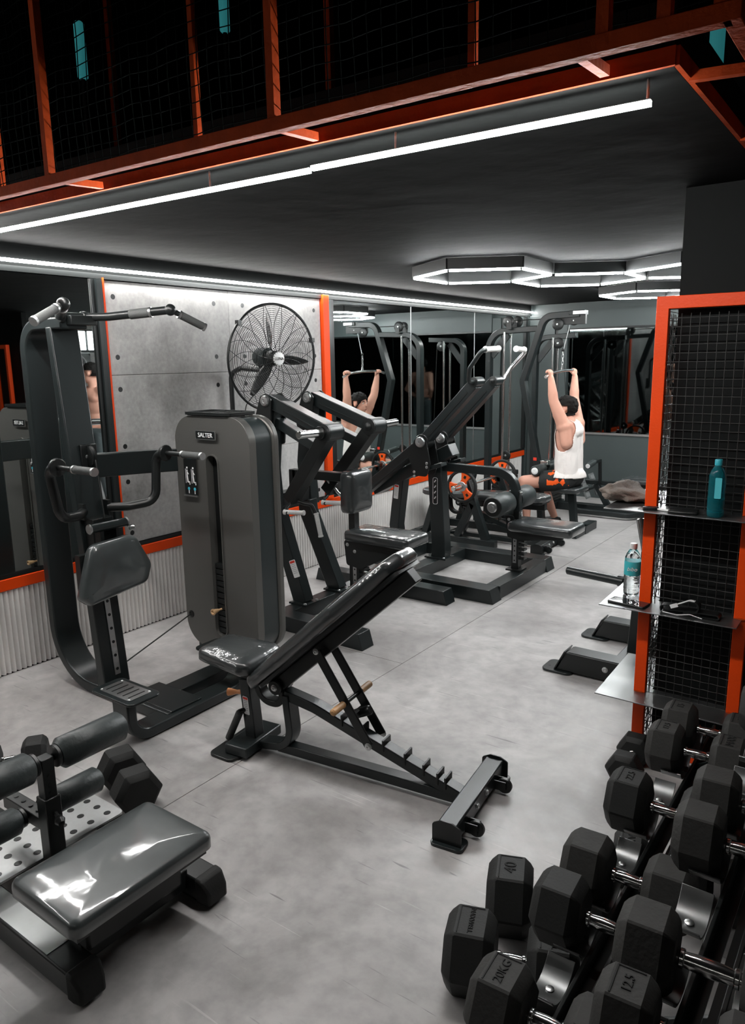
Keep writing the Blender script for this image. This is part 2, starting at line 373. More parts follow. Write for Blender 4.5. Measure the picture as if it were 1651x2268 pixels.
def left_wall():
    # corrugated sheet below the rail
    g = G(); per, amp = .030, .016; n = int((8.70+2.5)/per*8); rows = []
    for z in (.004, .478):
        rows.append([(XW+.004-amp*max(0., math.cos(2*math.pi*(i/8.)))**1.5+.004*math.cos(2*math.pi*(i/8.)+math.pi), -2.5+i*per/8, z) for i in range(n+1)])
    g.loft(rows, closed=False, caps=False); struct('corrugated_sheet', g, CORR, wl, sharp=80)
    struct('trim_1', G().bx(-4.0, XW+.018, -2.5, 8.745, .482, .546), ORANGE, bev=.003)
    struct('trim_2', G().bx(-4.0, XW+.008, -2.5, 8.745, .549, .572), STEELB)
    # cast concrete panels with tie holes
    zs = (.574, 1.062, 1.633, 2.188)
    for i, (y0, y1) in enumerate(((2.772, 3.7695), (3.7705, 4.774))):
        for a, b in zip(zs[:-1], zs[1:]):
            struct('concrete_panel', G().bx(-4.0, XW, y0, y1, a+.0008, b-.0008), CONC, wl, bev=.003)
        for y in ((2.834, 3.636) if i == 0 else (3.908, 4.696)):
            for z in (2.096, 1.74, 1.546, 1.194, .97, .64):
                g = G(); g.lathe((XW-.001, y, z), X_, [(.0165, 0), (.0155, .0015), (.0005, .0015)], 16)
                struct('tie_hole', g, BLACKP, wl)
    struct('trim_3', G().bx(-4.0, XW+.014, 2.759, 2.771, .574, 2.20), ORANGE)
    struct('trim_4', G().bx(-4.0, XW+.030, 4.782, 4.856, .546, 2.222), ORANGE, bev=.002)
    struct('trim_5', G().bx(-4.0, XW+.012, -2.5, YB, 2.192, 2.222), STEELB)
    struct('wall_left_fascia', G().bx(-4.0, XW+.004, -2.5, YB, 2.224, ZC), CEIL)
    # mirrors
    for k, (y0, y1, lab) in enumerate(((-2.4, .3, 'wall mirror left of the dip machine, far end panel'), (.308, 2.678, 'wall mirror panel behind the tall dip machine mast'),
                           (4.94, 6.12, 'wall mirror panel next to the orange strip beside concrete'), (6.128, 7.40, 'middle wall mirror panel behind the lever row machines'), (7.408, 8.70, 'wall mirror panel nearest the corner beside the cable tower'))):
        t = Thing('wall_mirror', lab, 'mirror', (XW, (y0+y1)/2, .574))
        t.add('glass', G().bx(XW-.02, XW+.001, y0, y1, .574, 2.188), MIRROR)
    for nm, y0, y1, pr, m in (('mirror_frame', 2.680, 2.708, .012, STEELB), ('mirror_frame', 2.708, 2.728, .026, STEEL), ('mirror_frame', 2.728, 2.757, .014, STEELB),
                              ('mirror_frame', 4.858, 4.90, .02, STEEL), ('mirror_frame', 4.902, 4.938, .010, STEELB), ('mirror_frame', 8.70, 8.76, .02, STEELB),
                              ('mirror_joint', 6.1205, 6.1275, .004, SILVER), ('mirror_joint', 7.4005, 7.4075, .004, SILVER)):
        struct(nm, G().bx(-4.0, XW+pr, y0, y1, .574, 2.190), m, wl)
    struct('corner_post', G().bx(-4.0, XW+.01, 8.762, YB, 0, 2.19), WALLG, wl)
left_wall()

def back_wall():
    y = YB
    struct('corner_panel', G().bx(-3.95, -3.62, y-.05, y, 0, 2.2), WALLG, wb, bev=.004)
    struct('corner_channel', G().bx(-3.615, -3.585, y-.03, y, 0, 2.2), STEELB, wb)
    struct('side_panel', G().bx(-3.58, -3.46, y-.05, y, 0, 2.2), WALLG, wb, bev=.004)
    struct('wainscot_panel', G().bx(-3.455, 3.0, y-.03, y, 0, .775), WALLG, wb)
    struct('trim_6', G().bx(-3.455, 3.0, y-.045, y, .777, .80), SILVER)
    struct('header_panel', G().bx(-3.455, 3.0, y-.06, y, 2.04, ZC), WALLG, wb)
    struct('trim_7', G().bx(-3.455, 3.0, y-.064, y, 2.02, 2.039), STEELB)
    for k, (a, b, lab) in enumerate(((-3.44, -1.9, 'dark back wall mirror behind the man at the pulldown'), (-1.892, -.2, 'dark back wall mirror right of the seated man'), (-.192, 1.4, 'dark back wall mirror hidden behind the pillar'))):
        t = Thing('back_mirror', lab, 'mirror', ((a+b)/2, y, .8)); t.add('glass', G().bx(a, b, y-.02, y-.002, .802, 2.018), DARKMIR)
    # right wall: pale concrete with a framed glazed opening, seen in the mirror
    struct('concrete_lining', G().bx(2.96, 3.0, 4.2, YB, 0, ZC), CONC, wr)
back_wall()

# ------------------------------------------------------------------ lights the room has
def led_bar(name, a, b, w, h, m, label, group=None, housing=True, drops=()):
    a, b = V(a), V(b); t = Thing(name, label, 'light', (a+b)/2, group=group)
    t.add('diffuser', G().beam(a, b, w, h), m)
    d = (b-a).normalized()
    if housing: t.add('housing', G().beam(a+V((0, 0, h*.62)), b+V((0, 0, h*.62)), w*.9, h*.22), STEELB)
    for q in drops: t.add('hanger', G().cyl(a+d*q+V((0, 0, h*.7)), V(((a+d*q).x, (a+d*q).y, ZC)), .0035, 8), SILVER)
    return t
led_bar('led_tube_light', (-3.90, 1.775, 2.272), (-1.575, 1.868, 2.272), .016, .012, LED, 'longer bright white LED tube under the mezzanine edge, wall side', 'LED tubes under the mezzanine edge', drops=(.4, 1.9))
led_bar('led_tube_light', (-1.565, 1.868, 2.277), (-.568, 1.912, 2.277), .016, .012, LED, 'shorter bright white LED tube under the mezzanine corner', 'LED tubes under the mezzanine edge', drops=(.3, .99))
led_bar('led_strip_light', (XW+.035, -2.4, 2.245), (XW+.035, 8.84, 2.245), .017, .016, LEDW, 'long white LED strip along the top of the mirrored wall')

def hexagon(c, label, skip=(), R_=.470, z=2.248):
    t = Thing('hexagon_light', label, 'light', (c[0], c[1], z), group='hexagonal ceiling lights')
    P = [V((c[0]+R_*math.cos(R(30+60*k)), c[1]+R_*math.sin(R(30+60*k)), z)) for k in range(6)]
    for k in range(6):
        if k in skip: continue
        a, b = P[k], P[(k+1) % 6]; d = (b-a).normalized()
        t.add('light_bar', G().beam(a+d*.012, b-d*.012, .011, .010), LEDH)
        t.add('housing', G().beam(a+V((0, 0, .043)), b+V((0, 0, .043)), .024, .068), STEELB)
hexagon((-2.49, 4.75), 'white hexagon ceiling light nearest the orange wall strip')
hexagon((-2.0744, 5.47), 'white hexagon ceiling light sharing an edge with two others', skip=(3,))
hexagon((-1.243, 5.47), 'white hexagon ceiling light partly behind the dark pillar', skip=(2,))
hexagon((-2.05, 7.25), 'white hexagon ceiling light above the seated man')
hexagon((-1.634, 7.97), 'white hexagon ceiling light close to the back wall', skip=(3,))
led_bar('led_tube_light', (-1.6, -2.6, 3.2), (1.8, -2.6, 3.2), .04, .03, LEDB, 'white LED tube on the wall behind the open floor', housing=False)

# ------------------------------------------------------------------ mezzanine edge: orange frame, railing and wire mesh
def mezzanine():
    y = lambda x, off=0.: 1.64+off+(x+.36)*.033
    t = Thing('mezzanine_railing', 'orange steel mezzanine railing with dark wire mesh above the LED tube', 'railing', (-2, 1.66, ZC))
    xs = (-3.95, -.345)
    t.add('edge_beam', G().beam((xs[0], y(xs[0]), 2.321), (xs[1], y(xs[1]), 2.321), .034, .034), ORANGED, bev=.002)
    t.add('edge_beam', G().beam((-.345, y(-.345)-.017, 2.321), (-.345, 3.17, 2.321), .034, .034, X_), ORANGED, bev=.002)
    t.add('slab_beam', G().beam((-3.95, 1.742, 2.350), (-.505, 1.866, 2.350), .012, .040), ORANGED)
    t.add('slab_beam', G().beam((-.503, 1.866, 2.350), (-.503, 3.17, 2.350), .012, .040, X_), ORANGED)
    for x in (-3.4, -2.474, -1.485, -.648):
        t.add('outrigger', G().beam((x, y(x)+.015, 2.326), (x, y(x)+.19, 2.336), .022, .022), ORANGED)
    for yy in (1.98, 2.6): t.add('outrigger', G().beam((-.36, yy, 2.326), (-.50, yy, 2.336), .022, .022), ORANGED)
    for x in (-3.5, -2.49, -1.471, -.587, -.468): t.add('post', G().beam((x, y(x), 2.338), (x, y(x), 3.5), .026, .026, X_), ORANGED)
    t.add('post', G().beam((-.357, y(-.357), 2.338), (-.357, y(-.357), 3.5), .04, .04, X_), ORANGED)
    for x in (-3.2, -2.86, -1.81, -.905): t.add('post', G().beam((x, y(x)+.045, 2.338), (x, y(x)+.045, 3.5), .018, .018, X_), ORANGED)
    for yy in (1.98, 2.6): t.add('post', G().beam((-.345, yy, 2.338), (-.345, yy, 3.5), .026, .026, X_), ORANGED)
    for x in (-2.95, -1.75): t.add('rear_post', G().beam((x*1.25, 2.75, ZC+.14), (x*1.25, 2.75, 4.2), .03, .03, X_), ORANGED)
    t.add('top_rail', G().beam((xs[0], y(xs[0]), 3.5), (xs[1], y(xs[1]), 3.5), .03, .03), ORANGED)
    g = G(); p = .042
    i = 0; x = xs[0]
    while x < xs[1]-.03:
        g.tube([(x+.002*math.sin(k*2.+i), y(x, .018+.004*(-1)**k), 2.34+k*.194) for k in range(7)], .0016, 4, caps=False); x += p; i += 1
    z = 2.36
    while z < 3.48:
        g.tube([(xs[0]+k*(xs[1]-xs[0])/40, y(xs[0]+k*(xs[1]-xs[0])/40, .018+.004*(-1)**k), z+.003*math.sin(k*1.7+z*9)) for k in range(41)], .0016, 4, caps=False); z += p
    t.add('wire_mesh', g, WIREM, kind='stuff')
    g = G(); yy = 1.68
    while yy < 3.15:
        g.tube([(-.362, yy, 2.34), (-.362, yy, 3.5)], .0016, 4, caps=False); yy += p
    z = 2.36
    while z < 3.48: g.tube([(-.362, 1.66, z), (-.362, 3.16, z)], .0016, 4, caps=False); z += p
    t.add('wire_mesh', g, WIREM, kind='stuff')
mezzanine()
def upstairs():
    for k, (x, yy, z, lab) in enumerate(((-3.07, 3.0, 3.49, 'dim teal wall lamp upstairs beyond the mesh, wall side'), (-.70, 3.1, 2.77, 'dim teal upright lamp upstairs beside the corner post'), (-3.52, 2.45, 3.22, 'small dim teal lamp upstairs near the left wall'))):
        t = Thing('upstairs_lamp', lab, 'lamp', (x, yy, z), group='teal lamps upstairs')
        t.add('tube', G().cyl((x, yy, z-.13), (x, yy, z+.13), .026, 14, .01), NEON)
        t.add('stand', G().cyl((x, yy, 2.48), (x, yy, z-.12), .012, 10), STEELB); t.add('stand_base', G().cyl((x, yy, 2.471), (x, yy, 2.49), .11, 18, .003), STEELB)
upstairs()
# ------------------------------------------------------------------ small shared pieces
def bolt(t, c, ax, r=.011, h=.008, parent=None, m=None, name='bolt'):
    g = G(); g.lathe(c, ax, [(r*1.25, 0), (r*1.25, h*.25), (r, h*.3), (r, h*.8), (r*.8, h), (r*.35, h), (r*.3, h*.6)], 10)
    return t.add(name, g, m or SILVER, parent)
def warning_label(t, c, u, v, n, w=.05, h=.11):
    c, u, v, n = V(c), V(u).normalized(), V(v).normalized(), V(n).normalized()
    o = t.add('warning_label', G().plate(rrect(-w/2, w/2, -h/2, h/2, .006, 3), c, u, v, n, .0012), WHITE, label='white printed warning label with a red heading')
    t.add('label_heading', G().plate(rrect(-w*.42, w*.42, h*.33, h*.46, .002, 2), c+n*.0013, u, v, n, .0005), REDP, o)
    for k in range(6): t.add('label_line', G().plate([(-w*.38, h*(.24-.1*k)), (w*.34-(.006 if k % 2 else 0), h*(.24-.1*k)), (w*.34, h*(.24-.1*k)+.003), (-w*.38, h*(.24-.1*k)+.003)], c+n*.0013, u, v, n, .0004), mat('grey_print', (.3, .3, .3), .6), o)
def pulley(t, c, ax, r=.05, w=.022, name='pulley', parent=None):
    g = G(); g.lathe(V(c)-V(ax).normalized()*w/2, ax, [(r*.25, 0), (r*.85, 0), (r, w*.15), (r, w*.2), (r*.86, w*.5), (r, w*.8), (r, w*.85), (r*.85, w), (r*.25, w)], 26)
    o = t.add(name, g, STEELB, parent)
    g = G(); a = V(ax).normalized(); g.cyl(V(c)-a*(w/2+.008), V(c)+a*(w/2+.008), r*.2, 12, .003); t.add('axle', g, SILVER, o if parent is None else None)
    return o
def steel_frame(t, name, pts, side, w, th, r=0, m=STEEL, bev=.005, n=6):
    return t.add(name, G().band(fillet(pts, r, n) if r else pts, side, w, th), m, bev=bev)

# ------------------------------------------------------------------ assisted dip and chin machine with its weight tower
def dip_machine():
    t = Thing('assisted_dip_machine', 'assisted chin and dip machine with grey weight tower and curved dark mast', 'gym machine', (-3.0, 2.3, 0))
    yf = 2.69
    # tower
    out = rrect(-3.305, -2.728, .10, 1.42, [.135, .135, .15, .15], 9)
    slot = rrect(-3.057, -2.968, .195, 1.212, .04, 5)
    sh = t.add('front_shell', G().plate_holes(out, [slot], (0, yf, 0), X_, Z_, Y_, .05), GUN, bev=.014, seg=3, label='satin grey weight tower front shell')
    t.add('slot_rim', G().band([(p[0], yf-.001, p[1]) for p in rrect(-3.060, -2.965, .192, 1.215, .043, 5)], Y_, .012, .007, closed=True), GUN, sh)
    t.add('tower_body', G().plate(rrect(-3.292, -2.741, .11, 1.412, .13, 9), (0, yf+.05, 0), X_, Z_, Y_, .13), DARKBODY, bev=.004, label='dark glossy weight tower body')
    t.add('rear_shell', G().plate(rrect(-3.305, -2.728, .10, 1.42, .135, 9), (0, yf+.18, 0), X_, Z_, Y_, .045), GUN, bev=.012)
    for z in (1.12, .66, .24): bolt(t, (-2.7405, yf+.058, z), X_, .005, .004, m=STEELB)
    t.add('slot_back', G().bx(-3.06, -2.965, yf+.044, yf+.0495, .19, 1.22), BLACKP)
    t.add('guide_rod', G().cyl((-2.998, yf+.032, .62), (-2.998, yf+.032, 1.19), .009, 12), CHROME)
    for k in range(12):
        w = t.add('weight_plate', G().bx(-3.052, -2.973, yf+.012, yf+.042, .205+k*.034, .205+k*.034+.029), STEELB, bev=.003)
        t.add('plate_mark', G().cyl((-2.983, yf+.0125, .22+k*.034), (-2.983, yf+.0105, .22+k*.034), .0032, 8), SILVER, w)
    g = G(); g.lathe((-3.02, yf+.012, .345), (0, -1, 0), [(.006, 0), (.006, .02), (.009, .025), (.014, .05), (.018, .06), (.018, .066), (.012, .068), (.008, .06)], 16); t.add('selector_pin', g, PIN, label='beige selector pin')
    pl = t.add('brand_plate', G().plate(rrect(-3.115, -2.955, 1.294, 1.348, .008, 3), (0, yf-.0145, 0), X_, Z_, -Y_, .003), GUN)
    t.add('brand_frame', G().band([(p[0], yf-.0185, p[1]) for p in rrect(-3.110, -2.960, 1.299, 1.343, .005, 3)], Y_, .002, .003, closed=True), SILVER, pl)
    t.add('brand_field', G().plate(rrect(-3.108, -2.962, 1.301, 1.341, .004, 2), (0, yf-.0176, 0), X_, Z_, -Y_, .0006), BLACKP, pl)
    t.add('brand_lettering', text_geo('SALTER', .034, .002, (-3.035, yf-.0184, 1.3205), X_, Z_, -Y_), WHITE, pl)
    pc = t.add('instruction_placard', G().plate(rrect(-3.226, -3.128, .985, 1.22, .006, 2), (0, yf-.0145, 0), X_, Z_, -Y_, .003), BLACKP, label='black instruction placard with white figures')
    t.add('placard_ledge', G().bx(-3.232, -3.122, yf-.024, yf-.0145, .977, .985), SILVER, pc)
    fo = yf-.018
    t.add('placard_title', G().bx(-3.215, -3.139, fo-.0006, fo, 1.196, 1.200), WHITE, pc)
    t.add('placard_title', G().bx(-3.195, -3.159, fo-.0006, fo, 1.186, 1.189), CYAN, pc)
    for x in (-3.200, -3.152):
        g = G()
        for (x0, z0, x1, z1, w_) in ((0, 1.125, 0, 1.085, .008), (0, 1.09, .004, 1.055, .010), (.004, 1.058, .020, 1.056, .008), (.018, 1.058, .018, 1.043, .006), (-.012, 1.13, -.012, 1.05, .003), (0, 1.115, .012, 1.10, .005)):
            g.beam((x+x0, fo-.0004, z0), (x+x1, fo-.0004, z1), .0008, w_, Y_)
        g.cyl((x+.001, fo, 1.136), (x+.001, fo-.0008, 1.136), .006, 10); t.add('placard_figure', g, WHITE, pc)
        g = G(); g.cyl((x+.008, fo, 1.020), (x+.008, fo-.0008, 1.020), .009, 12); t.add('placard_figure', g, CYAN, pc)
        g = G(); g.beam((x+.008, fo-.0004, 1.012), (x+.008, fo-.0004, .993), .0008, .006, Y_); t.add('placard_figure', g, WHITE, pc)
    g = G(); g.lathe((-3.262, yf-.0005, .275), -Y_, [(.021, 0), (.021, .003), (.015, .004), (.012, -.01), (.001, -.012)], 18); t.add('cable_port', g, BLACKP)
    t.add('cable', G().tube([(-3.262, yf-.01, .275), (-3.235, 2.215, .155)], .004, 8), BLACKP)
    t.add('tower_base', G().bx(-3.24, -2.80, yf+.02, yf+.19, 0, .112), STEELB, bev=.004)
    tr = t.add('top_tray', G().band([(p[0], p[1], 1.434) for p in rrect(-3.20, -2.86, yf-.01, yf+.19, .02, 3)], Z_, .016, .012, closed=True), STEELB, label='black wire tray on top of the tower')
    for x in (-3.09, -3.03, -2.97): t.add('tray_bar', G().beam((x, yf-.005, 1.434), (x, yf+.185, 1.434), .010, .010), STEELB, tr)
    t.add('tray_floor', G().bx(-3.19, -2.87, yf, yf+.18, 1.4215, 1.426), BLACKP, tr)
    # mast frame: one bent band, up the wall side and along the floor
    path = fillet([(-3.30, 2.13, 1.895), (-3.655, 2.13, 1.895), (-3.655, 2.13, .035), (-2.72, 2.13, .035)], [.13, .30], 12)
    t.add('mast_frame', G().band(path, Y_, .145, .055), STEEL, bev=.008)
    c = G(); top = ((-3.43, -3.385), (2.055, 2.205)); bot = ((-3.265, -3.205), (2.055, 2.205))
    c.loft([[(bot[0][0], bot[1][0], .06), (bot[0][1], bot[1][0], .06), (bot[0][1], bot[1][1], .06), (bot[0][0], bot[1][1], .06)],
            [(top[0][0], top[1][0], 1.88), (top[0][1], top[1][0], 1.88), (top[0][1], top[1][1], 1.88), (top[0][0], top[1][1], 1.88)]])
    t.add('front_column', c, STEEL, bev=.006)
    xat = lambda z: -3.205-(z-.06)/1.82*.18
    rail = G().beam((xat(.12)+.004, 2.135, .12), (xat(.80)+.004, 2.135, .80), .032, .006, Y_); rl = t.add('hole_rail', rail, SILVER, label='bright height rail with round holes')
    for k in range(9): 
        z = .15+k*.072; t.add('rail_hole', G().cyl((xat(z)+.005, 2.135, z), (xat(z)+.009, 2.135, z), .008, 10), BLACKP, rl)
    ph = t.add('pulley_housing', G().bx(xat(1.25)-.02, xat(1.25)+.012, 2.11, 2.20, 1.17, 1.31), STEELB, bev=.004)
    pulley(t, (xat(1.25)+.005, 2.155, 1.25), Y_, .055, .028, parent=ph)
    t.add('cable', G().tube([(xat(1.2)+.055, 2.155, 1.235), (-3.20, 2.135, .95)], .004, 8), BLACKP)
    # carriage and knee pad
    t.add('carriage', G().bx(-3.31, -3.215, 2.075, 2.195, .72, .95), STEELB, bev=.005)
    g = G(); g.cyl((-3.175, 2.035, .915), (-3.175, 2.235, .915), .023, 16, .003); ro = t.add('roller_bar', g, STEEL)
    for y, d in ((2.035, -1), (2.235, 1)): t.add('roller_cap', G().cyl((-3.175, y, .915), (-3.175, y+.012*d, .915), .026, 16, .004), SILVER, ro)
    t.add('carriage_link', G().bx(-3.225, -3.165, 2.08, 2.10, .80, .93), STEELB); t.add('carriage_link', G().bx(-3.225, -3.165, 2.17, 2.19, .80, .93), STEELB)
    bolt(t, (-3.17, 2.25, .885), (.6, .6, .1), .014, .03)
    poly = rpoly([(1.955, .555), (2.29, .595), (2.325, .69), (2.235, .862), (1.985, .848), (1.905, .60)], [.05, .05, .06, .06, .06, .05], 5)
    t.add('knee_pad', G().pad(poly, (-3.155, 0, 0), Y_, Z_, X_, .065, .028, .008), VINYLG, label='folded knee pad in scuffed grey vinyl', sharp=60)
    t.add('pad_plate', G().bx(-3.195, -3.156, 1.95, 2.22, .62, .80), STEELB)
    # cross arm to the tower
    t.add('cross_arm', G().band([(-3.42, 2.24, 1.185), (-3.36, 2.5, 1.178), (-3.315, 2.715, 1.168)], Z_, .125, .05), STEEL, bev=.006)
    # chin bar, V shaped, with forward grips
    b = [(-3.31, 2.16, 1.925)]
    cb = t.add('chin_bar', G().tube(fillet([(-2.93, 1.85, 1.950), (-3.20, 2.00, 1.925), (-3.31, 2.06, 1.925), (-3.31, 2.20, 1.925), (-3.20, 2.26, 1.925), (-2.93, 2.41, 1.950)], .08, 6), .020, 14), STEELB)
    for y in (2.07, 2.19): t.add('clamp', G().cyl((-3.31, y-.012, 1.922), (-3.31, y+.012, 1.922), .030, 16, .003), STEELB, cb)
    t.add('clamp_block', G().bx(-3.36, -3.26, 2.09, 2.23, 1.885, 1.93), STEELB, cb, bev=.004)
    for y, s in ((1.85, -1), (2.41, 1)):
        t.add('chin_knuckle', G().sphere((-2.93, y, 1.950), .028), STEELB, cb)
        a = V((-2.93, y, 1.950)); d = V((.25, .90*s, -.42)).normalized()
        t.add('grip_bar', G().cyl(a, a+d*.19, .013, 12), STEELB, cb)
        t.add('grip', G().cyl(a+d*.055, a+d*.185, .019, 14, .003), GRIP, cb); 
        for q in (.05, .187): t.add('grip_collar', G().cyl(a+d*(q-.006), a+d*(q+.006), .0205, 14), SILVER, cb)
        a2 = V((-3.065, 2.13+s*.205, 1.937)); d2 = V((.87, .49*s, .08)).normalized()
        t.add('grip', G().cyl(a2-d2*.05, a2+d2*.05, .0235, 14, .003), GRIP, cb); t.add('grip_collar', G().cyl(a2+d2*.05, a2+d2*.062, .025, 14), SILVER, cb)
    # dip arms
    for s in (-1, 1):
        yb = 2.135+s*.07
        da = t.add('dip_arm', G().tube(fillet([(-3.27, yb, .985), (-3.20, 2.135+s*.14, .985), (-3.14, 2.135+s*.27, 1.0), (-3.15, 2.135+s*.30, 1.235), (-3.07, 2.135+s*.30, 1.25)], .07, 6), .023, 14), STEELB)
        t.add('arm_flange', G().bx(-3.30, -3.255, yb-.008, yb+.008, .945, 1.025), STEELB, da)
        t.add('grip_disc', G().cyl((-3.085, 2.135+s*.30, 1.25), (-3.065, 2.135+s*.30, 1.25), .042, 20, .004), STEELB, da)
        t.add('grip_rod', G().cyl((-3.07, 2.135+s*.30, 1.25), (-2.80, 2.135+s*.30, 1.25), .012, 12), STEELB, da)
        t.add('grip', G().cyl((-2.935, 2.135+s*.30, 1.25), (-2.80, 2.135+s*.30, 1.25), .018, 14, .003), GRIP, da)
        for x in (-2.94, -2.798): t.add('grip_collar', G().cyl((x-.006, 2.135+s*.30, 1.25), (x+.006, 2.135+s*.30, 1.25), .0195, 14), SILVER, da)
    # step frame with two foot plates
    ub = fillet([(-2.745, 1.845, .235), (-2.745, 1.845, .032), (-2.745, 2.565, .032), (-2.745, 2.565, .235)], .15, 10)
    t.add('step_frame', G().band(ub, X_, .115, .05), STEEL, bev=.008)
    t.add('floor_plate', G().bx(-3.05, -2.72, 2.08, 2.27, .05, .066), STEEL, bev=.004)
    t.add('floor_beam', G().beam((-2.93, 2.26, .034), (-2.93, 2.74, .034), .12, .068), STEEL, bev=.004)
    for yc in (1.865, 2.475):
        s = t.add('foot_plate', G().plate(rrect(-2.905, -2.605, yc-.085, yc+.085, .03, 5), (0, 0, .236), X_, Y_, Z_, .012), STEEL, bev=.003)
        ins = t.add('tread', G().plate(rrect(-2.865, -2.645, yc-.062, yc+.062, .012, 4), (0, 0, .2482), X_, Y_, Z_, .003), SILVER, s, label='bright metal tread with dark slots')
        for k in range(5): 
            x = -2.835+k*.04; t.add('slot', G().plate(rrect(x-.004, x+.004, yc-.045, yc+.045, .0039, 3), (0, 0, .2513), X_, Y_, Z_, .0006), BLACKP, s)
        for dx in (-.1, .1):
            for dy in (-.054, .054): t.add('rivet', G().cyl((-2.755+dx, yc+dy, .2512), (-2.755+dx, yc+dy, .2535), .005, 8), WHITE, s)
dip_machine()

# ------------------------------------------------------------------ adjustable bench (used twice)
def adjustable_bench(label, loc, rotz, back_deg=41.7, strut=True, scale=1.):
    t = Thing('adjustable_bench', label, 'bench', loc, rotz, local=True)
    # local: x along the bench from the seat end to the wheel end, z up
    t.add('foot_plate', G().plate(rpoly([(-.16, -.16), (-.03, -.17), (.02, -.03), (.02, .05), (-.03, .17), (-.16, .16)], .03), (0, 0, 0), X_, Y_, Z_, .014), STEELB, bev=.003)
    t.add('front_foot', G().bx(-.09, .03, -.13, .13, .014, .06), STEEL, bev=.006)
    t.add('seat_post', G().beam((-.02, 0, .05), (-.045, 0, .33), .065, .055), STEEL, bev=.004)
    t.add('inner_post', G().beam((-.045, 0, .31), (-.055, 0, .39), .045, .038), STEELB)
    k = t.add('pop_pin', G().lathe((-.07, -.005, .255), (-1, -.25, -.1), [(.010, 0), (.010, .025), (.009, .03), (.016, .06), (.018, .075), (.012, .078)], 14), PINO, label='orange pull knob')
    warning_label(t, (-.0355, -.0335, .21), (.99, 0, -.08), (-.08, 0, 1), -Y_, .03, .085)
    h = t.add('carry_handle', G().cyl((-.06, -.05, .18), (-.13, -.05, .04), .017, 12, .003), GRIP); t.add('handle_cap', G().cyl((-.13, -.05, .04), (-.134, -.05, .032), .0175, 12), SILVER, h)
    t.add('handle_stub', G().cyl((-.06, -.055, .185), (-.03, 0, .19), .010, 10), STEELB, h)
    # seat
    sp = rpoly([(-.245, -.115), (-.245, .115), (.055, .15), (.055, -.15)], .05, 6)
    ca, sa = math.cos(R(4)), math.sin(R(4))
    t.add('seat', G().pad([(p[0], p[1]) for p in sp], (0, 0, .395), (ca, 0, -sa), Y_, (sa, 0, ca), .062, .026, .01), VINYL, label='plastic wrapped black seat pad', sharp=60)
    t.add('seat_bracket', G().bx(-.14, .02, -.05, .05, .37, .395), STEELB)
    # S shaped spine between the seat post and the backrest pivot
    t.add('hook_spine', G().band(fillet([(.015, 0, .40), (.03, 0, .245), (.165, 0, .245), (.135, 0, .355)], [.07, .075], 9), Y_, .055, .028), STEELB, bev=.004)
    t.add('ladder_beam', G().band(fillet([(.165, 0, .30), (.315, 0, .272), (.99, 0, .045)], .2, 8), Y_, .055, .045), STEEL, bev=.004)
    t.add('curved_leg', G().band(fillet([(.175, 0, .30), (.20, 0, .06), (.02, 0, .035)], [.13], 9), Y_, .07, .035), STEEL, bev=.004)
    t.add('lower_beam', G().beam((.12, 0, .045), (1.0, 0, .040), .055, .042), STEEL, bev=.004)
    for x, z in ((.456, .225), (.548, .194), (.648, .16), (.745, .128), (.825, .101), (.885, .081), (.918, .07)):
        t.add('ladder_stop', G().bx(x-.004, x+.004, -.032, .032, z, z+.048), STEELB, bev=.001)
    # backrest
    a = R(back_deg); u = V((math.cos(a), 0, math.sin(a))); n = V((-math.sin(a), 0, math.cos(a))); pv = V((.135, 0, .335))
    if not strut: pv = V((.135, 0, .355))
    t.add('backrest_beam', G().beam(pv-u*.02-n*.0, pv+u*.86, .06, .06, Y_), STEELB, bev=.004)
    t.add('backrest_board', G().plate(rrect(-.02, .86, -.115, .115, .03, 4), pv+n*.0305, u, Y_, n, .014), STEELB)
    bp = rpoly([(-.07, -.115), (-.07, .115), (.55, .155), (.85, .12), (.89, .06), (.89, -.06), (.85, -.12), (.55, -.155)], .04, 4)
    t.add('backrest', G().pad(bp, pv+n*.045, u, Y_, n, .062, .026, .01), VINYL, label='plastic wrapped black backrest pad', sharp=60)
    pg = G(); pg.cyl(pv-Y_*.05, pv+Y_*.05, .034, 20, .004); pl = t.add('pivot', pg, STEELB); bolt(t, pv-Y_*.05, -Y_, .012, .008, parent=pl)
    if strut:
        A, B = V((.361, 0, .545)), V((.598, 0, .185))
        for s in (-1, 1):
            st = t.add('strut', G().beam(A+Y_*.055*s, B+Y_*.055*s, .010, .042, Y_), STEELB, bev=.003)
            bolt(t, A+Y_*.061*s, Y_*s, .011, .007, parent=st); bolt(t, B+Y_*.061*s, Y_*s, .013, .008, parent=st)
        M_ = A.lerp(B, .55); hb = t.add('strut_bar', G().cyl(M_-Y_*.09, M_+Y_*.09, .009, 10), STEELB)
        for s in (-1, 1): t.add('strut_grip', G().cyl(M_+Y_*.065*s, M_+Y_*.155*s, .0145, 12, .006), PINW, hb, label='tan handle grip')
        q = A.lerp(B, .70); d = (B-A).normalized().cross(Y_).normalized()
        t.add('strut_stop', G().cyl(q-d*.03, q+V((.05, 0, .02)), .020, 14, .004), STEELB)
        t.add('strut_cross', G().beam(q-Y_*.055, q+Y_*.055, .02, .03, X_), STEELB)
    # wheel end
    fb = t.add('rear_foot', G().beam((1.02, -.25, .055), (1.02, .25, .055), .075, .065, X_), STEEL, bev=.006)
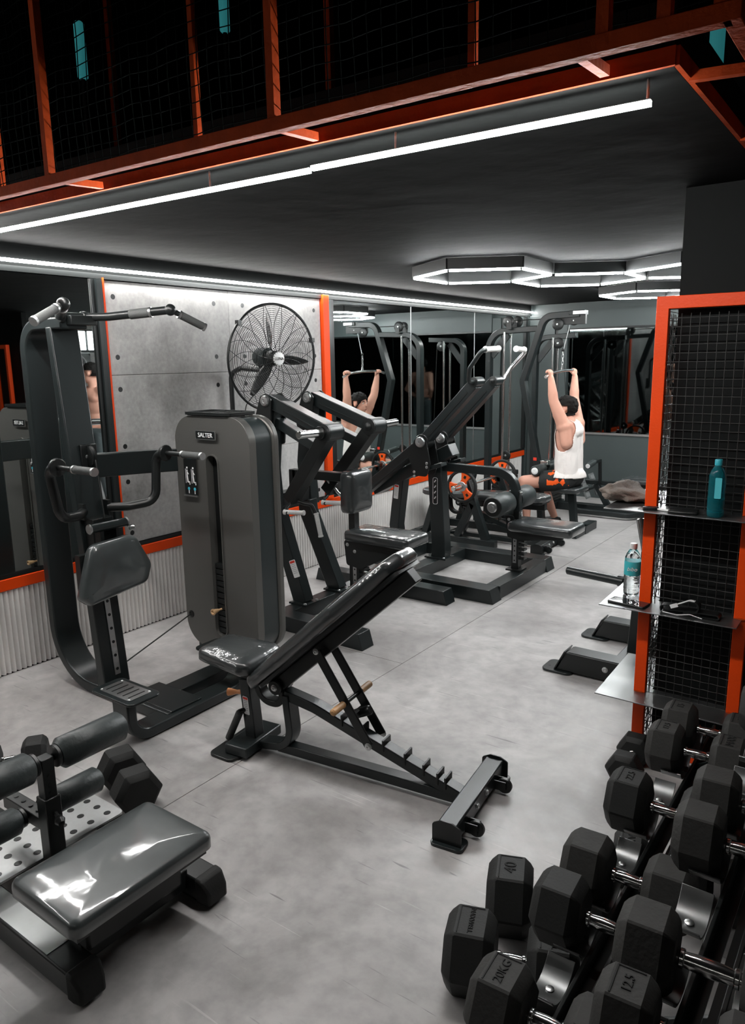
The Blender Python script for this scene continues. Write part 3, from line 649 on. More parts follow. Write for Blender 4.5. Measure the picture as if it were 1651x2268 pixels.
    for s in (-1, 1):
        t.add('end_plate', G().plate(rpoly([(-.055, -.045), (.055, -.045), (.055, .03), (.02, .048), (-.02, .048), (-.055, .03)], .012), (1.02, .25*s, .05), X_, Z_, Y_*s, .006), STEELB, fb)
        t.add('foot_pad', G().plate(rrect(.96, 1.085, .235*s-.04, .235*s+.04, .02, 4), (0, 0, 0), X_, Y_, Z_, .012), STEEL, fb, bev=.002)
        w = t.add('wheel', G().cyl((1.095, .155*s-.009, .036), (1.095, .155*s+.009, .036), .031, 22, .003), STEELB); bolt(t, (1.095, .155*s-.009, .036), -Y_, .008, .004, parent=w)
        t.add('wheel_bracket', G().bx(1.057, 1.105, .155*s-.020, .155*s-.015, .022, .06), STEELB); t.add('wheel_bracket', G().bx(1.057, 1.105, .155*s+.015, .155*s+.020, .022, .06), STEELB)
    for y in (-.05, .05): bolt(t, (1.0575, y, .055), X_, .010, .008)
    return t
adjustable_bench('black adjustable incline bench raised on its ladder frame, middle of the floor', (-2.221, 2.162, 0), R(7.13))
adjustable_bench('black adjustable bench laid flat under the barbell with orange plates', (-3.56, 6.16, 0), R(1.0), back_deg=2.0, strut=False)

# ------------------------------------------------------------------ low hip bench in the foreground
def hip_bench():
    t = Thing('leg_roller_bench', 'low black bench with grey vinyl pad and four foam leg rollers', 'bench', (-1.9, 1.12, 0))
    for y in (.925, 1.375):
        f = t.add('foot_bar', G().beam((-2.22, y, .055), (-1.68, y, .055), .085, .075), STEELB, bev=.006)
        t.add('bar_top', G().bx(-2.2, -1.79, y-.036, y+.036, .0925, .0945), SHELF, f)
        t.add('foot_cap', G().loft([[(-1.69, y-.046, .012), (-1.69, y+.046, .012), (-1.69, y+.046, .098), (-1.69, y-.046, .098)], [(-1.66, y-.046, .012), (-1.66, y+.046, .012), (-1.66, y+.046, .094), (-1.66, y-.046, .094)], [(-1.63, y-.038, .012), (-1.63, y+.038, .012), (-1.63, y+.038, .055), (-1.63, y-.038, .055)]]), RUBBER, f, bev=.008)
        t.add('foot_pad', G().bx(-2.2, -1.66, y-.03, y+.03, 0, .018), RUBBER, f)
    t.add('spine', G().beam((-1.775, .96, .075), (-1.775, 1.34, .075), .09, .07, X_), STEELB, bev=.005)
    t.add('pad_support', G().bx(-1.82, -1.68, .95, 1.28, .11, .225), STEELB, bev=.01)
    t.add('pad_board', G().bx(-1.895, -1.615, .885, 1.325, .222, .238), STEELB)
    t.add('pad', G().pad(rrect(-1.915, -1.595, .865, 1.345, .030, 5), (0, 0, .236), X_, Y_, Z_, .058, .022, .008), VINYLG, label='scuffed grey vinyl bench pad', sharp=60)
    # roller post
    t.add('deck_beam', G().beam((-2.62, 1.15, .05), (-1.8, 1.15, .05), .08, .07), STEELB, bev=.004)
    fp = t.add('perforated_plate', G().plate(rrect(-2.50, -2.17, .93, 1.42, .02, 4), (0, 0, .098), X_, Y_, Z_, .008), SILVER, label='bright perforated foot plate')
    for i in range(5):
        for j in range(7): t.add('plate_hole', G().cyl((-2.46+i*.062, .975+j*.067, .1062), (-2.46+i*.062, .975+j*.067, .107), .0125, 12), BLACKP, fp)
    t.add('roller_post', G().beam((-2.13, 1.125, .09), (-2.13, 1.125, .34), .055, .055, X_), STEELB, bev=.004)
    sl = t.add('post_slide', G().beam((-2.13, 1.125, .30), (-2.13, 1.125, .475), .042, .042, X_), STEELB, bev=.003)
    for k in range(3): t.add('slide_hole', G().cyl((-2.1085, 1.125, .355+k*.03), (-2.1075, 1.125, .355+k*.03), .007, 10), BLACKP, sl)
    t.add('lock_knob', G().lathe((-2.10, 1.125, .285), (1, -.2, -.2), [(.008, 0), (.008, .02), (.013, .025), (.017, .04), (.010, .055), (.001, .057)], 12), BLACKP)
    def roller(c, half, r, n='foam_roller'):
        for s in (-1, 1):
            a = V(c)+Y_*(.045*s); b = V(c)+Y_*((.045+half)*s)
            o = t.add(n, G().cyl(a, b, r, 28, .014), FOAM, label='black foam leg roller', sharp=50)
            t.add('roller_washer', G().cyl(V(c)+Y_*(.030*s), a, r*.72, 20, .003), STEELB, o)
        t.add('roller_axle', G().cyl(V(c)-Y_*.09, V(c)+Y_*.09, .012, 12), STEELB)
    roller((-2.13, 1.125, .462), .245, .052)
    t.add('lower_arm', G().beam((-2.13, 1.125, .235), (-2.38, 1.12, .24), .045, .045, Y_), STEELB, bev=.003)
    for k in range(4): t.add('arm_hole', G().cyl((-2.20-k*.045, 1.122, .2625), (-2.20-k*.045, 1.122, .2635), .008, 10), BLACKP)
    roller((-2.24, 1.122, .238), .21, .046)
hip_bench()
# ------------------------------------------------------------------ plate loaded row machine beside the grey tower
def horn(t, a, d, L, r=.024, parent=None):
    a, d = V(a), V(d).normalized()
    o = t.add('weight_horn', G().cyl(a, a+d*L, r, 18, .004), CHROME, parent, label='chrome weight horn')
    t.add('horn_collar', G().cyl(a-d*.004, a+d*.022, r*1.7, 18, .004), STEELB, o if parent is None else None)
    return o
def hub(t, c, half, r, m=STEEL, parent=None):
    c = V(c); o = t.add('hub', G().cyl(c-Y_*half, c+Y_*half, r, 26, .004), m, parent)
    for s in (-1, 1):
        t.add('hub_cap', G().lathe(c+Y_*half*s, Y_*s, [(r*.99, 0), (r*.99, .006), (r*.5, .008), (r*.5, .012), (r*.3, .02), (r*.01, .022)], 20), STEELB, o if parent is None else None)
    return o
def sleeve(t, a, b, r=.016, m=None, parent=None):
    a, b = V(a), V(b); o = t.add('hand_grip', G().cyl(a, b, r, 14, .004), m or WHITEGRIP, parent, label='plastic wrapped pale hand grip')
    d = (b-a).normalized()
    for q in (a, b): t.add('grip_ring', G().cyl(q-d*.006, q+d*.006, r*1.18, 14, .002), WHITEGRIP, o if parent is None else None)
    return o
def seat_unit(t, x0, x1, yc, half, ztop, post_x, zpost):
    """wrapped seat with side brackets on a slotted post"""
    t.add('seat_post', G().beam((post_x, yc, .10), (post_x, yc, zpost), .06, .06, X_), STEELB, bev=.004)
    for k in range(6): t.add('post_tooth', G().bx(post_x+.03, post_x+.075, yc-.028, yc+.028, .19+k*.035, .207+k*.035), STEELB)
    st = t.add('hole_strip', G().bx(post_x-.014, post_x+.014, yc-.034, yc-.030, .16, .36), SILVER)
    for k in range(5): t.add('strip_hole', G().cyl((post_x, yc-.0341, .18+k*.038), (post_x, yc-.0352, .18+k*.038), .006, 8), BLACKP, st)
    t.add('seat_base_plate', G().bx(post_x-.06, post_x+.06, yc-.06, yc+.06, .10, .112), STEELB)
    for s in (-1, 1):
        poly = rpoly([(post_x-.055, .36), (post_x-.075, .53), (x0+.02, .53), (x0+.03, ztop-.075), (x1-.06, ztop-.075), (x1-.12, ztop-.11), (post_x+.06, .345)], .02, 3)
        b = t.add('seat_bracket', G().plate(poly, (0, yc+.042*s, 0), X_, Z_, Y_*s, .008), STEELB)
        bolt(t, (post_x-.045, yc+.050*s, .50), Y_*s, .010, .007, parent=b); bolt(t, (post_x+.015, yc+.050*s, .46), Y_*s, .010, .007, parent=b)
    poly = rpoly([(x0, yc-half*.92), (x1, yc-half), (x1, yc+half), (x0, yc+half*.92)], .035, 5)
    a = R(-3); t.add('seat', G().pad(poly, (0, 0, ztop-.072+math.tan(a)*-x0*0), V((1, 0, 0)), Y_, Z_, .072, .026, .01), VINYL, label='plastic wrapped black seat', sharp=60)
def base_bar(t, x0, x1, y, w=.12, h=.1):
    g = G(); s = .03
    g.loft([[(x0, y-w/2, 0), (x0, y+w/2, 0), (x0+s, y+w/2, h), (x0+s, y-w/2, h)], [(x1, y-w/2, 0), (x1, y+w/2, 0), (x1-s, y+w/2, h), (x1-s, y-w/2, h)]])
    return t.add('base_bar', g, STEEL, bev=.004)

def row_machine():
    yc = 3.82; t = Thing('lever_row_machine', 'plate loaded lever row machine with angular arms and wrapped chest pad', 'gym machine', (-3.0, yc, 0))
    base_bar(t, -3.68, -2.50, 3.375); base_bar(t, -3.70, -2.50, 4.37)
    t.add('base_beam', G().beam((-3.2, 3.43, .05), (-3.2, 4.31, .05), .105, .098, X_), STEEL, bev=.004)
    t.add('base_beam', G().beam((-2.93, 3.43, .045), (-2.93, 4.31, .045), .09, .088, X_), STEEL, bev=.004)
    for s, y in ((-1, 3.60), (1, 3.965)):
        ft = t.add('leg_flange', G().bx(-3.27, -3.12, y-.075, y+.075, .0995, .111), STEEL)
        for dx, dy in ((-.055, -.06), (.055, -.06), (.055, .06)): bolt(t, (-3.195+dx, y+dy, .111), Z_, .010, .008, parent=ft)
        t.add('leg', G().band([(-3.20, y, .10), (-3.425, y+.03*-s, .66), (-3.43, y+.03*-s, .74)], Y_, .085, .11), STEEL, bev=.005)
        t.add('upright', G().band([(-3.43, y, .70), (-3.455, y, 1.0), (-3.40, y, 1.44)], Y_, .09, .10), STEEL, bev=.005)
        ys = y+.025*s
        pp = t.add('pivot_plate', G().plate(rpoly([(-3.47, 1.16), (-3.36, 1.16), (-3.335, 1.46), (-3.38, 1.50), (-3.43, 1.48), (-3.50, 1.30)], .02, 3), (0, ys-.062, 0), X_, Z_, -Y_, .012), STEELB)
        t.add('pivot_plate', G().plate(rpoly([(-3.47, 1.16), (-3.36, 1.16), (-3.335, 1.46), (-3.38, 1.50), (-3.43, 1.48), (-3.50, 1.30)], .02, 3), (0, ys+.062, 0), X_, Z_, Y_, .012), STEELB)
        t.add('pivot_cap', G().lathe((-3.385, ys-.074, 1.452), -Y_, [(.036, 0), (.036, .008), (.030, .016), (.014, .018), (.012, .012), (.001, .012)], 20), SILVER, pp, label='bright pivot cap')
        for z in (1.34, 1.31): bolt(t, (-3.465, ys-.074, z), -Y_, .010, .008, parent=pp)
        for z in (1.22, 1.19): bolt(t, (-3.415, ys-.074, z), -Y_, .010, .008, parent=pp)
        yf = y+.05*s
        t.add('upper_arm', G().beam((-3.39, ys, 1.452), (-2.90, yf, 1.275), .095, .085, Y_), STEEL, bev=.005)
        t.add('arm_rib', G().beam((-3.30, ys-.048, 1.407), (-2.98, yf-.048, 1.292), .006, .012, Y_), STEELB)
        t.add('lower_arm', G().beam((-2.90, yf, 1.265), (-3.27, y+.01*s, .80), .095, .085, Y_), STEELB, bev=.005)
        t.add('stop_beam', G().beam((-3.40, y-.01*s, 1.32), (-3.02, yf-.02*s, 1.17), .07, .06, Y_), STEEL, bev=.004)
        h = hub(t, (-2.89, yf, 1.27), .066, .056)
        horn(t, (-2.905, yf+.072*s, 1.27), (0, s, .02), .21)
        # hanging handles
        b0 = V((-3.25, y+.01*s, .80))
        hf = t.add('handle_frame', G().tube(fillet([b0, b0+V((.06, .03, -.02)), b0+V((.10, .06, -.03)), b0+V((.13, .07, -.10))], .03, 4), .014, 10), STEELB)
        sleeve(t, b0+V((.13, .07, -.09)), b0+V((.16, .075, -.24)), .015)
        t.add('handle_frame', G().tube(fillet([b0, b0+V((.02, -.10*1, -.04)), b0+V((.06, -.13, -.06))], .03, 4), .013, 10), STEELB)
        sleeve(t, b0+V((.03, -.125, -.055)), b0+V((.17, -.10, -.05)), .015)
        if s > 0:
            t.add('handle_frame', G().tube(fillet([b0+V((-.02, -.05, .12)), b0+V((.10, .0, -.03)), b0+V((.17, .06, .0)), b0+V((.08, .10, .08))], .03, 5), .011, 10), CHROME)
    warning_label(t, (-3.235, 3.555, .34), (.93, 0, .37), (-.37, 0, .93), -Y_, .055, .12)
    bd = t.add('model_badge', G().plate(rrect(-.018, .018, -.10, .10, .012, 4), (-3.27, 3.935, .36), (.93, 0, .37), (-.37, 0, .93), -Y_, .002), BLACKP, label='black model badge outlined in white')
    t.add('badge_outline', G().band([V((-3.27, 3.9325, .36))+V((.93, 0, .37))*p[0]+V((-.37, 0, .93))*p[1] for p in rrect(-.016, .016, -.098, .098, .011, 4)], Y_, .0012, .003, closed=True), WHITE, bd)
    for k in range(3): t.add('badge_mark', G().beam(V((-3.27, 3.9322, .36))+V((-.37, 0, .93))*(.02-.03*k)+V((.93, 0, .37))*-.007, V((-3.27, 3.9322, .36))+V((-.37, 0, .93))*(.03-.03*k)+V((.93, 0, .37))*.008, .001, .006, Y_), WHITE, bd)
    # chest pad arm, seat
    t.add('spine_beam', G().beam((-3.44, 3.60, .78), (-3.44, 3.965, .78), .09, .09, X_), STEELB, bev=.004)
    t.add('pad_arm', G().beam((-3.44, yc, .935), (-2.93, yc, .945), .06, .06, Y_), STEELB, bev=.004)
    t.add('pad_arm_upright', G().beam((-3.44, yc, .78), (-3.44, yc, .965), .06, .06, X_), STEELB, bev=.004)
    t.add('chest_pad', G().pad(rrect(yc-.125, yc+.125, .72, 1.0, .045, 5), (-2.955, 0, 0), Y_, Z_, X_, .105, .034, .008), VINYL, label='plastic wrapped black chest pad', sharp=60)
    seat_unit(t, -2.93, -2.42, yc, .14, .615, -2.905, .60)
    t.add('pad_post', G().beam((-2.93, yc, .10), (-2.93, yc, .80), .05, .05, X_), STEELB)
row_machine()

# ------------------------------------------------------------------ plate loaded pulldown machine
def pulldown_lever():
    yc = 5.1; t = Thing('lever_pulldown_machine', 'plate loaded lever pulldown machine with long rising arms and twin rollers', 'gym machine', (-2.8, yc, 0))
    base_bar(t, -3.46, -2.24, 4.575, .14); base_bar(t, -3.46, -2.24, 5.545, .15)
    t.add('base_beam', G().beam((-2.31, 4.645, .05), (-2.31, 5.47, .05), .11, .098, X_), STEEL, bev=.004)
    t.add('base_beam', G().beam((-3.05, 4.645, .05), (-3.05, 5.47, .05), .12, .098, X_), STEEL, bev=.004)
    t.add('base_beam', G().beam((-3.42, 4.645, .05), (-3.42, 5.47, .05), .08, .098, X_), STEEL, bev=.004)
    f = t.add('leg_flange', G().bx(-3.13, -2.93, yc-.075, yc+.075, .0995, .111), STEEL)
    for dx in (-.075, .075): bolt(t, (-3.03+dx, yc-.06, .111), Z_, .010, .008, parent=f)
    t.add('leg', G().band([(-3.02, yc, .10), (-3.01, yc, .16), (-3.03, yc, .485), (-3.055, yc, .90)], Y_, .10, .125), STEEL, bev=.005)
    t.add('leg', G().band([(-3.42, yc, .10), (-3.45, yc, .33), (-3.385, yc, .80)], Y_, .10, .09), STEEL, bev=.005)
    t.add('head_beam', G().beam((-3.66, yc, .62), (-2.90, yc, 1.0), .12, .10, Y_), STEEL, bev=.005)
    warning_label(t, (-3.42, yc-.0505, .62), (.97, 0, -.1), (.1, 0, .97), -Y_, .045, .12)
    bd = t.add('model_badge', G().plate(rrect(-.024, .024, -.11, .11, .015, 4), (-3.04, yc-.0505, .66), X_, Z_, -Y_, .002), BLACKP, label='black model badge outlined in white')
    t.add('badge_outline', G().band([(-3.04+p[0], yc-.0532, .66+p[1]) for p in rrect(-.021, .021, -.107, .107, .013, 4)], Y_, .0012, .003, closed=True), WHITE, bd)
    for k in range(4): t.add('badge_mark', G().beam((-3.048, yc-.0532, .73-.045*k), (-3.034, yc-.0532, .75-.045*k), .001, .008, Y_), WHITE, bd)
    for s in (-1, 1):
        y = yc+.155*s
        pp = t.add('side_plate', G().plate(rpoly([(-3.12, .80), (-3.02, .80), (-2.985, .90), (-3.02, 1.07), (-3.07, 1.12), (-3.13, 1.08), (-3.19, .95)], .02, 3), (0, y-.055, 0), X_, Z_, -Y_, .012), STEELB)
        t.add('side_plate', G().plate(rpoly([(-3.12, .80), (-3.02, .80), (-2.985, .90), (-3.02, 1.07), (-3.07, 1.12), (-3.13, 1.08), (-3.19, .95)], .02, 3), (0, y+.055, 0), X_, Z_, Y_, .012), STEELB)
        t.add('pivot_cap', G().lathe((-3.073, y-.068, 1.068), -Y_, [(.042, 0), (.042, .008), (.036, .016), (.014, .018), (.012, .012), (.001, .012)], 20), SILVER, pp, label='bright pivot cap')
        for z in (.905, .875): bolt(t, (-3.015, y-.068, z), -Y_, .010, .008, parent=pp)
        for z in (.80, .765): bolt(t, (-3.13, y-.068, z+.03), -Y_, .010, .008, parent=pp)
        t.add('pivot_drum', G().cyl((-3.073, y-.052, 1.068), (-3.073, y+.052, 1.068), .060, 24, .004), STEELB)
        t.add('front_arm', G().beam((-3.09, y, 1.055), (-2.635, y, 1.515), .085, .085, Y_), STEEL, bev=.005)
        t.add('arm_rib', G().beam((-3.02, y-.044, 1.11), (-2.68, y-.044, 1.455), .005, .016, Y_), STEELB)
        t.add('rear_arm', G().beam((-3.07, y, 1.07), (-3.70, y, .595), .085, .085, Y_), STEELB, bev=.005)
        t.add('arm_rib', G().beam((-3.14, y-.044, .985), (-3.62, y-.044, .63), .005, .012, Y_), STEEL)
        hub(t, (-2.62, y, 1.53), .055, .036)
        horn(t, (-3.66, y+.045*s, .63), (0, s, 0), .16)
        ar = t.add('stop_block', G().beam((-3.02, y, .86), (-2.90, y, .90), .09, .03, Y_), STEEL, bev=.004); t.add('stop_decal', G().beam((-2.98, y, .892), (-2.93, y, .908), .03, .002, Y_), WHITE, ar)
        yo = y+.09*s
        hp = fillet([(-2.62, y+.05*s, 1.53), (-2.62, y+.13*s, 1.535), (-2.58, y+.19*s, 1.63), (-2.47, y+.22*s, 1.755), (-2.47, y+.14*s, 1.76)], .04, 5)
        t.add('handle_bar', G().tube(hp, .016, 12), CHROME if s > 0 else STEEL)
        sleeve(t, (-2.47, y+.165*s, 1.76), (-2.455, y-.005*s, 1.765), .020)
    # roller arm
    t.add('roller_arm', G().band(fillet([(-3.06, yc, .855), (-2.375, yc, .850), (-2.345, yc, .56)], .16, 10), Y_, .055, .065), STEEL, bev=.005)
    rp = t.add('roller_post', G().beam((-2.345, yc, .42), (-2.345, yc, .72), .05, .05, X_), STEELB, bev=.003)
    for z in (.70, .545): bolt(t, (-2.32, yc, z), X_, .012, .012, parent=rp)
    t.add('roller_axle', G().cyl((-2.40, yc-.33, .635), (-2.40, yc+.33, .635), .016, 12), SILVER)
    t.add('axle_block', G().bx(-2.43, -2.33, yc-.03, yc+.03, .605, .665), STEELB)
    for s in (-1, 1):
        r_ = t.add('leg_roller', G().cyl((-2.40, yc+.065*s, .635), (-2.40, yc+.30*s, .635), .083, 30, .012), FOAM, label='large grey foam leg roller', sharp=50)
        t.add('roller_disc', G().cyl((-2.40, yc+.30*s, .635), (-2.40, yc+.312*s, .635), .072, 26, .004), BLACKP, r_)
        t.add('roller_cap', G().lathe((-2.40, yc+.312*s, .635), Y_*s, [(.040, 0), (.040, .006), (.033, .013), (.012, .014), (.010, .008), (.001, .008)], 22), SILVER, r_, label='bright roller end cap')
    seat_unit(t, -2.37, -1.86, yc, .15, .50, -2.345, .50)
pulldown_lever()

# ------------------------------------------------------------------ barbell with orange plates on its low stand
def barbell_stand():
    t = Thing('barbell_stand', 'low dark barbell stand with A shaped legs over the flat bench', 'rack', (-3.2, 6.3, 0))
    for y in (5.93, 6.59):
        bb = t.add('base_rail', G().beam((-3.84, y, .04), (-2.93, y, .04), .07, .07), STEEL, bev=.004)
        t.add('rail_end', G().bx(-2.931, -2.929, y-.024, y+.024, .016, .064), BLACKP, bb)
        t.add('upright', G().beam((-3.03, y, .07), (-3.235, y, .60), .06, .075, Y_), STEEL, bev=.004)
        t.add('brace', G().beam((-3.33, y, .07), (-3.17, y, .40), .06, .065, Y_), STEEL, bev=.004)
        t.add('bar_hook', G().bx(-3.262, -3.212, y-.03, y+.03, .51, .544), STEELB)
        t.add('rear_leg', G().beam((-3.68, y, .07), (-3.50, y, .62), .055, .06, Y_), STEEL, bev=.004)
    t.add('cross_rail', G().beam((-3.80, 5.96, .05), (-3.80, 6.56, .05), .06, .06, X_), STEEL, bev=.004)
    b = Thing('barbell', 'steel barbell carrying orange and black plates', 'barbell', (-3.236, 6.3, .563))
    b.add('bar', G().cyl((-3.236, 5.70, .563), (-3.236, 6.85, .563), .014, 16, .003), CHROME)
    for y0, y1 in ((5.68, 5.90), (6.62, 6.84)): b.add('bar_sleeve', G().cyl((-3.236, y0, .563), (-3.236, y1, .563), .024, 18, .003), CHROME)
    for k, (y, s, lab) in enumerate(((5.845, -1, 'round weight plate with orange three spoke centre, nearer end of the barbell'), (6.665, 1, 'round weight plate with orange three spoke centre, wall corner end of the barbell'))):
        p = Thing('weight_plate', lab, 'weight plate', (-3.236, y, .563), group='orange and black plates on the barbell')
        Rr = .150
        p.add('rim', G().lathe((-3.236, y-.016, .563), Y_, [(Rr*.86, 0), (Rr*.97, 0), (Rr, .006), (Rr, .026), (Rr*.97, .032), (Rr*.86, .032), (Rr*.83, .026), (Rr*.83, .006), (Rr*.86, 0)], 44, loop=True), RUBBER)
        hb = p.add('hub_ring', G().lathe((-3.236, y-.018, .563), Y_, [(.0245, 0), (.042, 0), (.046, .004), (.046, .032), (.042, .036), (.0245, .036), (.0245, 0)], 24, loop=True), SILVER)
        for j in range(3):
            a = R(68+120*j+ (0 if s < 0 else 20)); c, sn = math.cos(a), math.sin(a)
            q = lambda r, w: (r*c-w*sn, r*sn+w*c)
            sp = p.add('spoke', G().plate([q(.03, -.030), q(.06, -.026), q(.10, -.040), q(Rr*.85, -.058), q(Rr*.87, .058), q(.10, .040), q(.06, .026), q(.03, .030)], (-3.236, y-.013, .563), X_, Z_, Y_, .026), ORPLATE, label='orange spoke')
            p.add('grip_slot', G().plate([q(.080, -.012), q(.108, -.012), q(.108, .012), q(.080, .012)], (-3.236, y-.0135, .563), X_, Z_, -Y_, .0006), BLACKP, sp)
barbell_stand()

# ------------------------------------------------------------------ cable pulldown tower with the seated man, cable row tower
def stack(t, x, y, zt, n=11):
    for yy in (y-.075, y+.075): t.add('guide_rod', G().cyl((x, yy, .08), (x, yy, zt), .012, 12), CHROME)
    for k in range(n): t.add('weight_plate', G().bx(x-.075, x+.075, y-.155, y+.155, .085+k*.038, .085+k*.038+.034), STEELB, bev=.003)
    tp = t.add('stack_head', G().bx(x-.08, x+.08, y-.16, y+.16, .085+n*.038, .085+n*.038+.05), STEEL, bev=.008)
    t.add('selector_pin', G().cyl((x+.075, y, .085+(n-2)*.038+.017), (x+.12, y, .085+(n-2)*.038+.017), .008, 10), PIN)
    t.add('stack_base', G().bx(x-.10, x+.10, y-.17, y+.17, 0, .084), STEEL, bev=.004)
def cable_pulldown():
    y = 6.95; t = Thing('cable_pulldown_tower', 'cable lat pulldown tower with bent dark boom, pulleys and seat', 'gym machine', (-3.1, y, 0))
    t.add('rear_post', G().band(fillet([(-3.545, y, .05), (-3.545, y, 1.955), (-3.02, y, 1.975)], .17, 10), Y_, .075, .055), STEEL, bev=.005)
    t.add('gusset', G().beam((-3.52, y, 1.72), (-3.34, y, 1.93), .02, .07, Y_), STEEL)
    t.add('boom', G().band(fillet([(-2.60, y, 2.095), (-2.96, y, 2.085), (-3.165, y, 1.475), (-2.975, y, .6), (-2.93, y, .06)], [.12, .04, .1], 7), Y_, .075, .06), STEEL, bev=.005)
    t.add('top_block', G().bx(-2.70, -2.55, y-.05, y+.05, 2.085, 2.125), STEEL, bev=.004); t.add('block_plate', G().bx(-2.66, -2.54, y-.052, y-.050, 2.09, 2.12), SILVER)
    t.add('block_arm', G().bx(-2.84, -2.55, y-.02, y+.02, 2.0, 2.09), STEELB)
    for dy in (-.06, .08): pulley(t, (-3.30+(.02 if dy > 0 else -.01), y+dy, 2.05), Y_, .055, .026)
    for dy in (-.06, .08): t.add('pulley_bracket', G().bx(-3.325, -3.275, y+dy-.018, y+dy+.018, 1.975, 2.045), STEELB)
    pulley(t, (-2.81, y-.035, 2.005), Y_, .055, .026); pulley(t, (-2.665, y, 2.035), Y_, .045, .026)
    t.add('base_beam', G().beam((-3.60, y, .04), (-2.45, y, .04), .09, .078), STEEL, bev=.004)
    t.add('base_bar', G().beam((-3.56, y-.20, .04), (-3.56, y+.20, .04), .09, .078, X_), STEEL, bev=.004)
    t.add('base_bar', G().beam((-2.50, y-.28, .04), (-2.50, y+.28, .04), .09, .078, X_), STEEL, bev=.004)
    stack(t, -3.35, y+.01, 1.95)
    pulley(t, (-3.33, y-.02, .72), Y_, .05, .024)
    # cable and bar
    t.add('cable', G().tube([(-2.70, y, 2.02), (-2.765, y, 1.74)], .004, 8), SILVER)
    t.add('cable', G().tube([(-3.30, y, 2.06), (-2.83, y, 2.06)], .004, 8), BLACKP)
    for k in range(5):
        c = V((-2.765, y, 1.735-k*.03)); a = X_ if k % 2 else Y_
        t.add('chain_link', G().tube([c+a*(.009*math.cos(q))+Z_*(.019*math.sin(q)) for q in [2*math.pi*i/14 for i in range(14)]], .0035, 6, closed=True), SILVER)
    t.add('cable_ball', G().sphere((-2.765, y, 1.765), .016), BLACKP)
    bar = t.add('pulldown_bar', G().tube(fillet([(-2.775, 6.575, 1.520), (-2.765, 6.66, 1.553), (-2.765, y, 1.572), (-2.765, 7.28, 1.572), (-2.775, 7.37, 1.545)], .03, 4), .0135, 12), CHROME, label='steel pulldown bar held by the man')
    t.add('bar_hanger', G().plate(rpoly([(-.025, 0), (.025, 0), (.01, .05), (-.01, .05)], .008, 3), (-2.769, y, 1.575), Y_, Z_, X_, .008), SILVER, bar)
    # seat and thigh rollers
    t.add('seat_post', G().beam((-2.585, y, .05), (-2.625, y, .415), .065, .065, Y_), STEEL, bev=.004)
    t.add('seat', G().pad(rrect(-2.80, -2.50, y-.16, y+.16, .04, 5), (0, 0, .405), X_, Y_, Z_, .055, .022, .006), VINYL, label='plastic wrapped black pulldown seat', sharp=60)
    t.add('thigh_upright', G().beam((-2.955, y, .30), (-2.955, y, .68), .05, .05, X_), STEELB, bev=.003)
    for k in range(5): t.add('upright_hole', G().cyl((-2.9295, y, .40+.05*k), (-2.9285, y, .40+.05*k), .008, 10), SILVER)
    t.add('thigh_axle', G().cyl((-2.915, y-.20, .615), (-2.915, y+.20, .615), .012, 10), SILVER)
    t.add('adjuster', G().bx(-2.95, -2.87, y-.035, y+.035, .645, .695), CHROME, bev=.006)
    for s in (-1, 1):
        r_ = t.add('thigh_roller', G().cyl((-2.915, y+.045*s, .615), (-2.915, y+.235*s, .615), .052, 24, .008), FOAM, label='black foam thigh roller', sharp=50)
        t.add('roller_cap', G().lathe((-2.915, y+.235*s, .615), Y_*s, [(.034, 0), (.034, .006), (.028, .011), (.012, .012), (.01, .006), (.001, .006)], 20), WHITE, r_)
    t.add('tape_mark', G().bx(-3.02, -2.985, y-.0385, y-.0375, .69, .72), REDP)
cable_pulldown()
